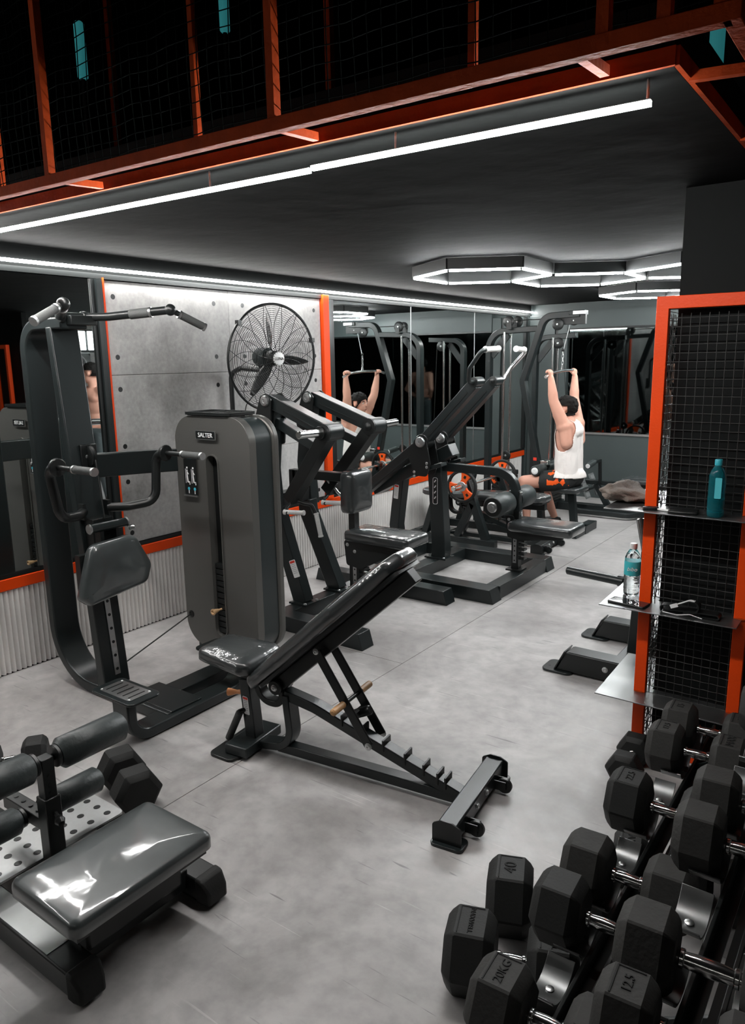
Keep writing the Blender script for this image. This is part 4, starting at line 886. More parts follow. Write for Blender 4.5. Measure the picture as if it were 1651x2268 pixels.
def cable_row():
    y = 8.0; t = Thing('cable_row_tower', 'cable row tower in the back corner with low rail, foot plates and seat', 'gym machine', (-3.0, y, 0))
    t.add('rear_post', G().band(fillet([(-3.50, y, .05), (-3.50, y, 1.91), (-3.03, y, 1.93)], .14, 8), Y_, .075, .055), STEEL, bev=.005)
    t.add('gusset', G().beam((-3.48, y, 1.66), (-3.30, y, 1.88), .02, .07, Y_), STEEL)
    stack(t, -3.27, y, 1.91)
    pulley(t, (-3.22, y-.05, 1.85), Y_, .06, .026); pulley(t, (-3.10, y, .32), Y_, .05, .024)
    t.add('cable', G().tube([(-3.16, y-.05, 1.85), (-3.06, y, .36)], .004, 8), BLACKP)
    t.add('front_post', G().beam((-3.06, y, .05), (-3.06, y, .45), .06, .06, X_), STEEL, bev=.004)
    t.add('base_beam', G().beam((-3.50, y, .045), (-1.86, y, .045), .10, .085), STEEL, bev=.004)
    t.add('base_bar', G().beam((-3.45, y-.28, .04), (-3.45, y+.28, .04), .09, .078, X_), STEEL, bev=.004)
    t.add('base_loop', G().band(fillet([(-3.0, y-.05, .05), (-2.86, y-.26, .05), (-2.30, y-.26, .05), (-2.18, y-.05, .05)], .08, 6), Z_, .05, .05), STEEL, bev=.004)
    t.add('rail', G().beam((-3.05, y, .335), (-1.95, y, .345), .06, .05), STEEL, bev=.004)
    t.add('strut', G().beam((-2.745, y, .32), (-2.60, y, .08), .06, .06, Y_), STEEL, bev=.004)
    t.add('rail_leg', G().beam((-2.05, y, .08), (-2.05, y, .34), .06, .05, X_), STEEL, bev=.004)
    t.add('seat', G().pad(rrect(-2.44, -1.95, y-.15, y+.15, .04, 5), (0, 0, .372), X_, Y_, Z_, .05, .022, .006), VINYL, label='plastic wrapped row seat', sharp=60)
    for s in (-1, 1):
        o = V((-2.775, y+.15*s-.065, .175)); u = V((.0, 1, 0)); v = V((-.38, 0, .92)).normalized(); n = u.cross(v)
        fp = t.add('foot_plate', G().plate(rrect(0, .13, 0, .25, .012, 3), o, u, v, n, .012), mat('grey_plastic', (.16, .17, .17), .4), label='ribbed grey foot plate')
        for k in range(4): t.add('plate_rib', G().plate(rrect(.012, .118, .018+.056*k, .062+.056*k, .006, 2), o+n*.0121, u, v, n, .004), mat('pale_grey_plastic', (.26, .27, .27), .4), fp)
    t.add('foot_axle', G().cyl((-2.80, y-.2, .26), (-2.80, y+.2, .26), .014, 10), STEELB)
    pg = t.add('storage_peg', G().cyl((-2.69, 7.56, .575), (-2.69, 7.74, .595), .032, 20, .004), FOAM)
    t.add('peg_cap', G().cyl((-2.69, 7.56, .575), (-2.69, 7.553, .5745), .024, 18, .002), WHITE, pg)
    t.add('peg_post', G().band([(-2.69, 7.97, .34), (-2.69, 7.93, .59), (-2.69, 7.73, .593)], X_, .03, .03), STEELB)
cable_row()

# ------------------------------------------------------------------ machine standing behind the orange rack
def side_machine():
    t = Thing('plate_machine', 'dark plate loaded machine with flat floor feet behind the orange rack', 'gym machine', (-1.1, 4.0, 0))
    for y in (3.735, 4.335):
        f = t.add('foot_bar', G().loft([[(-1.44, y-.055, .014), (-1.44, y+.055, .014), (-1.385, y+.055, .125), (-1.385, y-.055, .125)], [(-.80, y-.055, .014), (-.80, y+.055, .014), (-.80, y+.055, .125), (-.80, y-.055, .125)]]), STEELB, bev=.006)
        t.add('bar_top', G().bx(-1.375, -.81, y-.05, y+.05, .1252, .1268), STEEL, f)
        t.add('bar_end', G().plate([(-.058, 0), (.058, 0), (.058, .125), (-.058, .125)], (-1.4465, y, .014), Y_, V((.055, 0, .111)).normalized(), V((-.9, 0, .45)).normalized(), .006), STEELB, f)
        t.add('floor_plate', G().plate(rrect(-1.52, -1.35, y-.08, y+.08, .035, 5), (0, 0, 0), X_, Y_, Z_, .014), STEEL, f, bev=.003)
        t.add('plate_hole', G().cyl((-1.49, y-.02, .0141), (-1.49, y-.02, .0148), .007, 10), BLACKP, f)
        for x in (-1.17, -1.10): bolt(t, (x, y-.0555, .075), -Y_, .013, .008, parent=f)
    t.add('long_beam', G().beam((-1.10, 3.78, .075), (-1.10, 4.30, .075), .10, .09, X_), STEEL, bev=.005)
    t.add('column', G().beam((-1.07, 3.92, .11), (-1.05, 3.92, .50), .09, .10, Y_), STEEL, bev=.005)
    t.add('column_collar', G().bx(-1.13, -.97, 3.86, 3.98, .42, .56), STEELB, bev=.006)
    t.add('inner_column', G().beam((-1.05, 3.92, .50), (-1.03, 3.92, .98), .065, .07, Y_), STEEL, bev=.004)
    t.add('swing_tube', G().cyl((-1.335, 3.52, .637), (-1.03, 3.47, .637), .022, 16, .004), STEEL)
    t.add('tube_bracket', G().beam((-1.04, 3.47, .637), (-1.05, 3.90, .62), .05, .05, X_), STEELB)
    t.add('chrome_arm', G().cyl((-1.045, 3.73, .90), (-1.0, 3.70, .74), .022, 14, .004), CHROME)
    t.add('arm_stub', G().beam((-1.0, 3.70, .74), (-1.04, 3.90, .72), .03, .03, Z_), STEELB)
side_machine()
# ------------------------------------------------------------------ wall fan
def wall_fan():
    c = V((-3.55, 3.765, 1.722)); n = V((.978, -.19, -.06)).normalized(); u = n.cross(Z_).normalized(); v = u.cross(n).normalized()
    t = Thing('wall_fan', 'large black wire cage fan on a wall arm in front of concrete panels', 'fan', (XW, 3.72, 1.2))
    Rf = .355
    def cage(front):
        g = G(); sgn = 1 if front else -1
        prof = lambda r: sgn*(.055*math.sqrt(max(0, 1-(r/Rf)**2.6))+.012)
        rr = .055
        while rr < Rf-.004:
            g.tube([c+n*prof(rr)+u*(rr*math.cos(a))+v*(rr*math.sin(a)) for a in [2*math.pi*i/56 for i in range(56)]], .0013, 4, closed=True); rr += .013
        return g
    t.add('guard_wires', cage(True), WIRE, sharp=180, kind='stuff'); t.add('guard_wires', cage(False), WIRE, sharp=180, kind='stuff')
    for sgn in (1, -1):
        for k in range(16):
            a = 2*math.pi*k/16; pts = []
            for i in range(9):
                r = .04+(Rf-.04)*i/8; aa = a+.55*(i/8)**1.5*sgn; pts.append(c+n*(sgn*(.057*math.sqrt(max(0, 1-(r/Rf)**2.6))+.013))+u*(r*math.cos(aa))+v*(r*math.sin(aa)))
            t.add('guard_spoke', G().tube(pts, .0022, 5, caps=False), STEELB, sharp=180)
    t.add('guard_rim', G().ring(c, n, Rf, .009, 72, 8), STEELB)
    for a in (40, 160, 280): t.add('rim_clip', G().box(c+u*(Rf*math.cos(R(a)))+v*(Rf*math.sin(R(a))), (.03, .03, .03)), STEELB)
    for a_ in (80, 186, 306):
        a0 = R(a_); g = G(); rows = []
        for i in range(9):
            r = .05+(.30-.05)*i/8; w = .60*(.035+.05*math.sin(math.pi*min(1, (i+1)/8.5)))*(1 if i < 8 else .45); row = []
            for j in range(5):
                s = (j/4-.5); aa = a0+s*w*2/max(r, .09)*.62; pit = -s*.05*(1-.4*i/8)
                row.append(c+n*(pit+.0)+u*(r*math.cos(aa))+v*(r*math.sin(aa)))
            rows.append(row)
        g.loft(rows, closed=False, caps=False); m = t.add('blade', g, STEELB, sharp=180); sd = m.modifiers.new('solid', 'SOLIDIFY'); sd.thickness = .003
    t.add('blade_hub', G().lathe(c-n*.03, n, [(.03, 0), (.05, .005), (.05, .05), (.04, .06), (.01, .062)], 20), STEELB)
    bd = t.add('badge', G().lathe(c+n*.064, n, [(.045, 0), (.045, .004), (.040, .007), (.001, .008)], 24), WHITE, label='white oval brand badge')
    t.add('badge_lettering', text_geo('LUNA', .028, .001, c+n*.0725, -u, v, n), BLACKP, bd)
    mo = t.add('motor', G().lathe(c-n*.04, -n, [(.06, 0), (.068, .01), (.068, .10), (.058, .125), (.03, .135), (.001, .136)], 28), DARKBODY)
    t.add('motor_band', G().cyl(c-n*.09, c-n*.10, .0695, 28), STEEL, mo)
    mb = c-n*.11-Z_*.07
    t.add('tilt_joint', G().box(mb, (.035, .04, .07)), STEELB); t.add('tilt_knob', G().cyl(mb+u*.02, mb+u*.055, .012, 12, .003), SILVER)
    t.add('arm', G().tube(fillet([(XW+.05, 3.715, 1.14), (XW+.05, 3.715, 1.62), (XW+.13, 3.735, 1.66), mb-Z_*.02], .06, 8), .017, 14), STEELB)
    t.add('wall_bracket', G().bx(XW, XW+.05, 3.69, 3.74, 1.12, 1.30), STEELB, bev=.004)
    t.add('power_cord', G().tube(fillet([mb-Z_*.03, mb-Z_*.10+u*.01, (XW+.10, 3.80, 1.40), (XW+.02, 3.815, 1.15), (XW+.01, 3.815, .95)], .08, 6), .0035, 6), BLACKP)
wall_fan()

# ------------------------------------------------------------------ orange mesh rack with shelves in front of the pillar
def mesh_rack():
    y = 3.115; x0, x1 = -.832, -.462
    t = Thing('mesh_rack', 'orange framed wire mesh rack with three dark steel shelves before the pillar', 'shelf rack', (-.65, y, 0))
    fw = .048
    t.add('frame_post', G().beam((x0, y, 0), (x0, y, 1.925), .03, fw, Y_), ORANGE, bev=.002); t.add('frame_post', G().beam((x1, y, 0), (x1, y, 1.925), .03, fw, Y_), ORANGE, bev=.002)
    t.add('frame_rail', G().beam((x0-fw/2, y, 1.902), (x1+fw/2, y, 1.902), .0302, fw, Y_), ORANGE, bev=.002); t.add('frame_rail', G().beam((x0-fw/2, y, .025), (x1+fw/2, y, .025), .0302, fw, Y_), ORANGE, bev=.002)
    a, b = x0+fw/2, x1-fw/2; p = .0335
    def grid(yy):
        g = G(); x = a+p*.4; i = 0
        while x < b:
            g.tube([(x, yy+.0022*(-1)**(k+i), .05+k*p) for k in range(int((1.88-.05)/p)+1)], .0019, 4, caps=False); x += p; i += 1
        z = .05+p*.5; i = 0
        while z < 1.88:
            n = int((b-a)/p*1)+1
            g.tube([(a+k*(b-a)/n, yy-.0022*(-1)**(k+i), z) for k in range(n+1)], .0019, 4, caps=False); z += p; i += 1
        return g
    t.add('wire_mesh', grid(y+.002), WIRER, sharp=180, kind='stuff')
    g = G(); yy = y+.03; i = 0                     # short side panel of the same mesh on the room side
    while yy < 3.50:
        g.tube([(-.815+.0022*(-1)**(k+i), yy, .05+k*p) for k in range(int((1.88-.05)/p)+1)], .0019, 4, caps=False); yy += p; i += 1
    z = .05+p*.3; i = 0
    while z < 1.88:
        g.tube([(-.815-.0022*(-1)**(k+i), y+.02+k*.032, z) for k in range(13)], .0019, 4, caps=False); z += p; i += 1
    t.add('wire_mesh', g, WIRER, sharp=180, kind='stuff')
    for z in (.268, .672, 1.088):
        s = G(); s.plate([(-.99, 2.985), (-.455, 2.985), (-.455, 3.16), (-.792, 3.16), (-.792, 3.51), (-1.005, 3.51)], (0, 0, z-.005), X_, Y_, Z_, .005)
        t.add('shelf', s, SHELF, bev=.0015)
        t.add('weld', G().sphere((x0, y-.016, z), .012, 8, 5, (2, .6, .4)), ORANGED); t.add('weld', G().sphere((x1, y-.016, z), .012, 8, 5, (2, .6, .4)), ORANGED)
mesh_rack()
def bottle(name, label, loc, h, r, body, cap, lab, labcol, text=None, zr=(.42, .68), full=True):
    t = Thing(name, label, 'bottle', loc, local=True); k = h
    prof = [(r*.3, .004), (r*.8, 0), (r*.95, .006), (r, .02)]
    zz = .02
    while zz < k*.70:
        prof += [(r*1.0, zz), (r*.965, zz+.005), (r, zz+.010)]; zz += .016 if name != 'teal_bottle' else .06
    prof += [(r*.98, k*.72), (r*.80, k*.80), (r*.52, k*.865), (r*.40, k*.885), (r*.40, k*.90)]
    t.add('bottle_body', G().lathe((0, 0, 0), Z_, prof, 28), body, sharp=60)
    t.add('cap', G().lathe((0, 0, k*.895), Z_, [(r*.44, 0), (r*.46, .004), (r*.46, k*.09), (r*.40, k*.105), (.001, k*.105)], 24), cap)
    if lab:
        lb = t.add('label_band', G().lathe((0, 0, k*zr[0]), Z_, [(r*1.015, 0), (r*1.02, .001), (r*1.02, k*(zr[1]-zr[0])), (r*1.015, k*(zr[1]-zr[0])+.001)], 28), lab, label='teal paper label')
        if text:
            d = V((-loc[0], -loc[1], 0)).normalized(); uu = Z_.cross(d).normalized()
            t.add('label_lettering', text_geo(text, .024, .0008, d*(r*1.02)+Z_*(k*(zr[0]+zr[1])/2), uu, (Z_+uu*.25).normalized(), d), WHITE, lb)
    return t
bottle('water_bottle', 'clear plastic water bottle with teal label and white cap on the middle shelf', (-.915, 3.185, .6725), .232, .034, CLEARP, CAPW, LABELT, None, 'bibo', (.40, .66))
tb = bottle('teal_bottle', 'teal tinted drinking bottle with teal cap on the top shelf', (-.572, 3.035, 1.0885), .222, .031, TEALP, TEALC, None, None)
dv = V((.572, -3.035, 0)).normalized()
tb.add('side_label', G().plate(rrect(-.012, .012, -.03, .05, .003, 2), dv*.0316+Z_*.105+V((.004, 0, 0)), V((.95, .2, 0)), Z_, dv, .001), mat('pale_teal_label', (.10, .55, .62), .4))
def shelf_items():
    z = .6722
    t = Thing('phone', 'black smartphone lying on the middle shelf beside the water bottle', 'phone', (-.885, 3.055, z), R(-6), local=True)
    t.add('phone_body', G().plate(rrect(-.08, .08, -.038, .038, .010, 5), (0, 0, 0), X_, Y_, Z_, .009), BLACKP, bev=.0025); t.add('phone_screen', G().plate(rrect(-.076, .076, -.034, .034, .008, 5), (0, 0, .0091), X_, Y_, Z_, .0006), mat('phone_glass', (.02, .022, .024), .05, 0., .8))
    z = 1.0882
    t = Thing('car_key', 'small black car key on the top shelf by the orange post', 'key', (-.815, 3.04, z), R(20), local=True)
    t.add('key_fob', G().plate(rpoly([(-.03, -.012), (.02, -.016), (.034, 0), (.02, .016), (-.03, .012)], .008, 3), (0, 0, 0), X_, Y_, Z_, .013), BLACKP, bev=.003); t.add('key_button', G().bx(-.012, .004, -.006, .006, .0131, .0142), STEEL); t.add('key_ring', G().ring((-.036, 0, .004), Z_, .012, .0018, 18, 5), SILVER)
    t = Thing('pen', 'pale pen lying on the top shelf beside the car key', 'pen', (-.755, 3.035, z), R(-12), local=True); t.add('pen_barrel', G().cyl((-.05, 0, .005), (.045, 0, .005), .0045, 10, .001), WHITE); t.add('pen_tip', G().tube([(.045, 0, .005), (.058, 0, .005)], [.0042, .001], 10), SILVER)
    t = Thing('notebook', 'black flat pouch lying on the top shelf behind the pen', 'pouch', (-.69, 3.045, z), R(8), local=True); t.add('pouch_body', G().plate(rrect(-.055, .055, -.04, .04, .008, 3), (0, 0, 0), X_, Y_, Z_, .012), BLACKP, bev=.004); t.add('pouch_flap', G().plate(rrect(-.055, .055, 0, .04, .008, 3), (0, 0, .0121), X_, Y_, Z_, .002), BLACKP)
    # lifting straps: coiled black ribbon with white stripes
    z = .6722; t = Thing('lifting_straps', 'coiled black lifting straps with white stripes on the middle shelf', 'straps', (-.66, 3.05, z))
    def ribbon(pts, w, th): return G().band(pts, Y_, w, th)
    pts = fillet([(-.745, 3.04, z+.006), (-.75, 3.04, z+.03), (-.69, 3.04, z+.035), (-.64, 3.04, z+.062), (-.60, 3.04, z+.06), (-.605, 3.04, z+.02), (-.66, 3.04, z+.012)], .018, 5)
    st = t.add('strap', ribbon(pts, .04, .004), BLACKP)
    for dy in (-.012, -.004, .004): 
        q = [V(p)+Z_*.0 for p in pts[8:20]]; t.add('stripe', G().band([p+V((0, dy, 0)) for p in q], Y_, .004, .0056), WHITE, st)
    t.add('strap', ribbon(fillet([(-.74, 3.06, z+.008), (-.62, 3.055, z+.018), (-.53, 3.05, z+.022), (-.525, 3.05, z+.006), (-.60, 3.05, z+.004)], .012, 5), .05, .005), BLACKP)
    t.add('strap_label', G().box((-.695, 3.019, z+.036), (.03, .001, .016), (0, R(-25), 0)), WHITE)
    t.add('strap_edge', G().tube(fillet([(-.735, 3.012, z+.006), (-.68, 3.010, z+.003), (-.63, 3.010, z+.014), (-.585, 3.012, z+.004)], .01, 4), .002, 6), WHITE)
    # rumpled cloth
    z = 1.0883; c = V((-.935, 3.215, z)); g = G(); rows = []; N1, N2 = 22, 34
    for i in range(N1+1):
        s = i/N1; x = -.105+.185*s; rad = .035+.045*math.sin(math.pi*min(1, .25+.75*s))*(.75+.25*math.sin(s*7)); row = []
        for j in range(N2):
            a = 2*math.pi*j/N2; f = 1+.30*noise.noise(V((s*5, math.cos(a)*2.0, math.sin(a)*2.0)))+.10*math.sin(a*6+s*11)+.05*math.sin(a*11-s*14)
            yy = math.cos(a)*rad*1.7*f; zz = max(0, rad*.52*f*math.sin(a)+rad*.42)+.001
            row.append(c+V((x+.02*math.sin(a*2+s*3), yy, zz)))
        rows.append(row)
    inner = [[p.lerp(c+V((-.105+.035*(k+1), 0, .018)), .10+.22*k) for p in rows[0]] for k in range(3)]
    g.loft(inner[::-1]+rows)
    single('folded_cloth', g, TOWEL, 'rumpled taupe cloth bag lying on the top shelf', 'cloth', c, sharp=180)
shelf_items()

# ------------------------------------------------------------------ dumbbells
def hex_head_geo(x0, x1, r, s):
    """hexagonal head along x, flat underside; r = half height across flats, s = direction outwards"""
    g = G(); rc = r/math.cos(R(30)); L = x1-x0
    rings = []
    for f, k in ((0, .74), (.07, .86), (.20, 1.0), (.80, 1.0), (.93, .88), (1.0, .76)):
        ring = []
        for q in range(6):
            for d in (-2, 2):
                a = R(60*q+d); kk = k*math.sin(R(60))/math.sin(R(62)); ring.append(V((x0+L*f, rc*kk*math.cos(a), rc*kk*math.sin(a))))
        rings.append(ring)
    g.loft(rings); return g
DB = {}
def dumbbell(label, c, rotz, r, hl, gap, text=None, text2=None, dusty=False, group=None, roll=0., flip=False, size=.034):
    """c = centre of the handle; hl = head length; gap = distance between the heads"""
    t = Thing('hex_dumbbell', label, 'dumbbell', c, rotz, group=group, local=True)
    if roll: t.M = t.M @ Matrix.Rotation(roll, 4, 'X'); t.e.matrix_world = t.M
    m = RUBBERG if dusty else RUBBER; key = (r, hl, gap, dusty)
    h0 = t.add('handle', G().tube([(-gap/2-.01, 0, 0), (-gap/2+.012, 0, 0), (-gap*.22, 0, 0), (0, 0, 0), (gap*.22, 0, 0), (gap/2-.012, 0, 0), (gap/2+.01, 0, 0)], [.0135, .0135, .0155, .0165, .0155, .0135, .0135], 16), CHROME, label='chrome handle')
    for s in (-1, 1): t.add('collar', G().cyl((s*(gap/2-.004), 0, 0), (s*(gap/2-.014), 0, 0), .018, 16, .002), CHROME, h0)
    for s in (-1, 1):
        a, b = (gap/2, gap/2+hl) if s > 0 else (-gap/2-hl, -gap/2)
        h = t.add('head', hex_head_geo(a, b, r, s), m, bev=.004, sharp=25)
        tx = text if s < 0 else text2
        if tx:
            cx = (a+b)/2; W2, H2 = r*.50, hl*.24; zt = r+.0004; d = -1 if flip else 1
            for (p0, p1) in (((cx-H2, -W2), (cx-H2, W2)), ((cx-H2, W2), (cx+H2, W2))):
                t.add('plaque_edge', G().beam((p0[0], p0[1], zt), (p1[0], p1[1], zt), .003, .002, X_ if p0[0] == p1[0] else Y_), INK, h)
            t.add('lettering', text_geo(tx, min(size, 2*W2/len(tx)*1.4), .0022, (cx+.001, 0, r-.0004), (0, d, 0), (-d, 0, 0), Z_), INK, h)
    return t
G1 = 'hex dumbbells on the rack'
TX1, TX2 = -.47, -.19
def rack_dumbbells():
    rows1 = [(1.225, .079, .115, .085, '20KG', None, True, 'hex dumbbell marked 20KG on the lower tier of the rack'),
             (1.56, .0785, .118, .088, None, None, False, 'hex dumbbell on the lower tier beside the gap after the 20KG one'),
             (1.75, .0785, .118, .088, None, None, True, 'hex dumbbell on the lower tier with worn pale top face'),
             (2.105, .083, .118, .09, '22.5', None, False, 'hex dumbbell marked 22.5 on the lower tier of the rack'),
             (2.505, .078, .112, .09, '17.5', 'MAX', True, 'hex dumbbell marked 17.5 on the lower tier by the orange rack'),
             (2.695, .077, .112, .09, '15', '17', True, 'hex dumbbell marked 15 at the mesh end of the lower tier')]
    for y, r, hl, gap, a, b, d, lab in rows1:
        dumbbell(lab, (TX1, y, .288+r), R(3), r, hl, gap, a, b, d, G1)
    rows2 = [(1.10, .066, .096, .09, '12.5', None, True, 'hex dumbbell marked 12.5 on the upper tier of the rack'),
             (1.275, .070, .104, .11, None, None, True, 'hex dumbbell with chalky top on the upper tier next to the 12.5 one'),
             (1.665, .071, .104, .10, None, None, True, 'hex dumbbell on the upper tier after the empty saddle'),
             (1.85, .070, .104, .10, None, None, True, 'hex dumbbell on the upper tier with grey worn top'),
             (2.45, .068, .10, .10, None, None, True, 'hex dumbbell at the mesh end of the upper tier')]
    for y, r, hl, gap, a, b, d, lab in rows2:
        dumbbell(lab, (TX2, y, .543+r), R(4), r, hl, gap, a, b, d, G1)
    # on the floor
    dumbbell('large hex dumbbell lettered MAXWELL on the floor beside the rack', (-.723, 1.603, .100), R(20), .100, .135, .085, 'MAXWELL', 'MAXWELL', False, 'hex dumbbells on the floor', flip=True, size=.03)
    dumbbell('large hex dumbbell marked 40 on the floor beside the lettered one', (-.73, 1.865, .100), R(22), .100, .135, .085, '40', None, False, 'hex dumbbells on the floor', size=.05)
    dumbbell('hex dumbbell on the floor under the lower tier of the rack', (-.50, 2.25, .082), R(14), .082, .105, .09, 'MAX', None, False, 'hex dumbbells on the floor', flip=True)
    dumbbell('hex dumbbell on the floor behind the upper tier', (-.17, 2.27, .085), R(14), .085, .105, .09, None, None, True, 'hex dumbbells on the floor')
    dumbbell('hex dumbbell on the floor against the foot of the orange rack', (-.795, 2.885, .064), R(93), .064, .085, .09, None, None, False, 'hex dumbbells on the floor')
    dumbbell('hex dumbbell on the floor between the roller bench and the dip machine step', (-2.375, 1.585, .082), R(-18), .082, .115, .07, None, None, False, 'hex dumbbells on the floor')
    dumbbell('hex dumbbell on the floor near the mirror wall behind the foam rollers', (-2.92, 1.405, .074), R(54), .074, .10, .085, None, None, False, 'hex dumbbells on the floor')
rack_dumbbells()
def dumbbell_rack():
    t = Thing('dumbbell_rack', 'black two tier dumbbell rack with bright curved saddles', 'rack', (-.3, 1.9, 0))
    y0, y1 = .95, 2.92
    for xl, zl, tx in ((-.492, .262, TX1), (-.222, .520, TX2)):
        for k, x in enumerate((xl, xl+.062)):
            rl = t.add('rail', G().beam((x, y0, zl), (x, y1, zl), .010, .055, X_), STEELB, bev=.002)
            t.add('rail_lip', G().beam((x+(.012 if k == 0 else -.012), y0, zl-.024), (x+(.012 if k == 0 else -.012), y1, zl-.024), .03, .006, X_), STEELB, rl)
        ys = [1.225, 1.40, 1.565, 1.745, 1.925, 2.105, 2.305, 2.505, 2.70] if zl < .4 else [1.10, 1.275, 1.47, 1.665, 1.85, 2.05, 2.25, 2.45]
        for y in ys:
            for s, xc in ((-1, xl-.042), (1, xl+.104)):
                g = G(); pts = []
                for k in range(11):
                    a = R(-58+116*k/10); pts.append((xc, y+.082*math.sin(a), zl+.095-.084*math.cos(a)))
                sd = t.add('saddle', G().band(pts, X_, .066, .004), SHELF, bev=.001, label='bright curved steel saddle')
                t.add('saddle_bolt', G().lathe((xc, y, zl+.0128), Z_, [(.010, 0), (.010, .004), (.006, .006), (.001, .006)], 10), SILVER, sd)
    for y in (1.335, 2.62):
        sp = t.add('side_plate', G().plate(rpoly([(-.53, .17), (-.53, .24), (-.02, .565), (.03, .565), (.03, .42), (-.30, .20)], .02, 3), (0, y, 0), X_, Z_, Y_, .010), STEEL, bev=.002)
        for x, z in ((-.17, .44), (-.40, .29)): bolt(t, (x, y, z), -Y_, .017, .012, parent=sp)
        t.add('leg', G().beam((-.46, y+.03, 0), (-.46, y+.03, .235), .05, .05, X_), STEELB, bev=.003); t.add('leg', G().beam((-.04, y+.03, 0), (-.04, y+.03, .50), .05, .05, X_), STEELB, bev=.003)
        t.add('foot', G().beam((-.53, y+.03, .02), (.05, y+.03, .02), .06, .04), STEELB, bev=.003)
dumbbell_rack()
# ------------------------------------------------------------------ people
def blob_mesh(parts, voxel=.008, smooth=8):
    """parts: ('c', a, b, ra, rb) round cones, ('e', centre, (rx,ry,rz)[, rot]) ellipsoids -> one continuous skin"""
    g = G()
    for p in parts:
        if p[0] == 'c':
            a, b, ra, rb = V(p[1]), V(p[2]), p[3], p[4]; d = (b-a); L = max(d.length, 1e-4); d = d/L
            pts, rs = [], []
            for k in range(5): t = math.pi/2*(1-k/4); pts.append(a-d*ra*math.sin(t)); rs.append(max(1e-4, ra*math.cos(t)))
            for k in range(1, 5): pts.append(a.lerp(b, k/5)); rs.append(ra+(rb-ra)*k/5)
            for k in range(5): t = math.pi/2*k/4; pts.append(b+d*rb*math.sin(t)); rs.append(max(1e-4, rb*math.cos(t)))
            g.tube(pts, rs, 16)
        else:
            h = G().sphere((0, 0, 0), 1., 20, 12, p[2]); M = Euler(p[3]).to_matrix() if len(p) > 3 else Matrix.Identity(3)
            g.add([V(p[1])+M @ q for q in h.v], h.f)
    me = bpy.data.meshes.new('b'); me.from_pydata([tuple(q) for q in g.v], [], g.f); me.update()
    o = bpy.data.objects.new('b', me); COL.objects.link(o)
    m = o.modifiers.new('r', 'REMESH'); m.mode = 'VOXEL'; m.voxel_size = voxel; m.use_smooth_shade = True
    s = o.modifiers.new('s', 'SMOOTH'); s.factor = .5; s.iterations = smooth
    dg = bpy.context.evaluated_depsgraph_get(); out = bpy.data.meshes.new_from_object(o.evaluated_get(dg))
    bpy.data.objects.remove(o); bpy.data.meshes.remove(me)
    out.polygons.foreach_set('use_smooth', [True]*len(out.polygons)); return out
def garment(me, inside, offset):
    """the region of a body surface where inside(p) holds, pushed out by offset(p, n)"""
    out = bpy.data.meshes.new('g'); ok = [inside(v.co) for v in me.vertices]; idx = {}; vs, fs = [], []
    for f in me.polygons:
        if all(ok[i] for i in f.vertices):
            r = []
            for i in f.vertices:
                if i not in idx:
                    idx[i] = len(vs); v = me.vertices[i]; vs.append(tuple(v.co+v.normal*offset(v.co, v.normal)))
                r.append(idx[i])
            fs.append(r)
    out.from_pydata(vs, [], fs); out.update(); out.polygons.foreach_set('use_smooth', [True]*len(out.polygons)); return out
def hand_parts(wrist, knuckle, across, curl, side):
    """palm from wrist to knuckles and four curled fingers plus thumb; across = direction of the knuckle row (towards the thumb), curl = direction the fingers bend to"""
    w, k, ac, cu = V(wrist), V(knuckle), V(across).normalized(), V(curl).normalized(); out = []
    fwd = (k-w).normalized()
    for q in (-1.5, -.5, .5, 1.5): out.append(('c', w+ac*q*.009, k+ac*q*.0195, .015, .012))
    for q, L in ((-1.5, .78), (-.5, .95), (.5, 1.0), (1.5, .92)):
        p0 = k+ac*q*.021; p1 = p0+fwd*.022*L+cu*.016*L; p2 = p1+cu*.026*L-fwd*.004; p3 = p2-fwd*.022*L+cu*.004
        out += [('c', p0, p1, .0098, .0092), ('c', p1, p2, .0092, .0086), ('c', p2, p3, .0086, .0078)]
    t0 = w.lerp(k, .35)+ac*.026; t1 = t0+ac*.022+fwd*.022+cu*.018; t2 = t1+fwd*.020+cu*.022-ac*.010
    out += [('c', t0, t1, .014, .011), ('c', t1, t2, .011, .009)]
    return out
def head_parts(c, f, s=1.):
    """head about c looking along f (horizontal)"""
    c, f = V(c), V(f).normalized(); l = Z_.cross(f); A = lambda a, b, z: c+(f*a+l*b+Z_*z)*s
    rot = (0, 0, math.atan2(f.y, f.x)); E = lambda a, b, z, r: ('e', A(a, b, z), tuple(q*s for q in r), rot)
    return [E(-.012, 0, .035, (.098, .077, .088)), E(.028, 0, -.03, (.068, .060, .085)), ('c', A(.055, 0, -.088), A(.03, 0, -.075), .026*s, .034*s),
            ('c', A(.088, 0, .012), A(.104, 0, -.024), .008*s, .013*s), E(.078, 0, .024, (.022, .055, .012)),
            E(.086, 0, -.056, (.014, .024, .007)), E(.084, 0, -.068, (.013, .021, .007)),
            E(-.005, .077, -.005, (.022, .010, .033)), E(-.005, -.077, -.005, (.022, .010, .033)), E(.060, .032, -.022, (.026, .024, .02)), E(.060, -.032, -.022, (.026, .024, .02))]
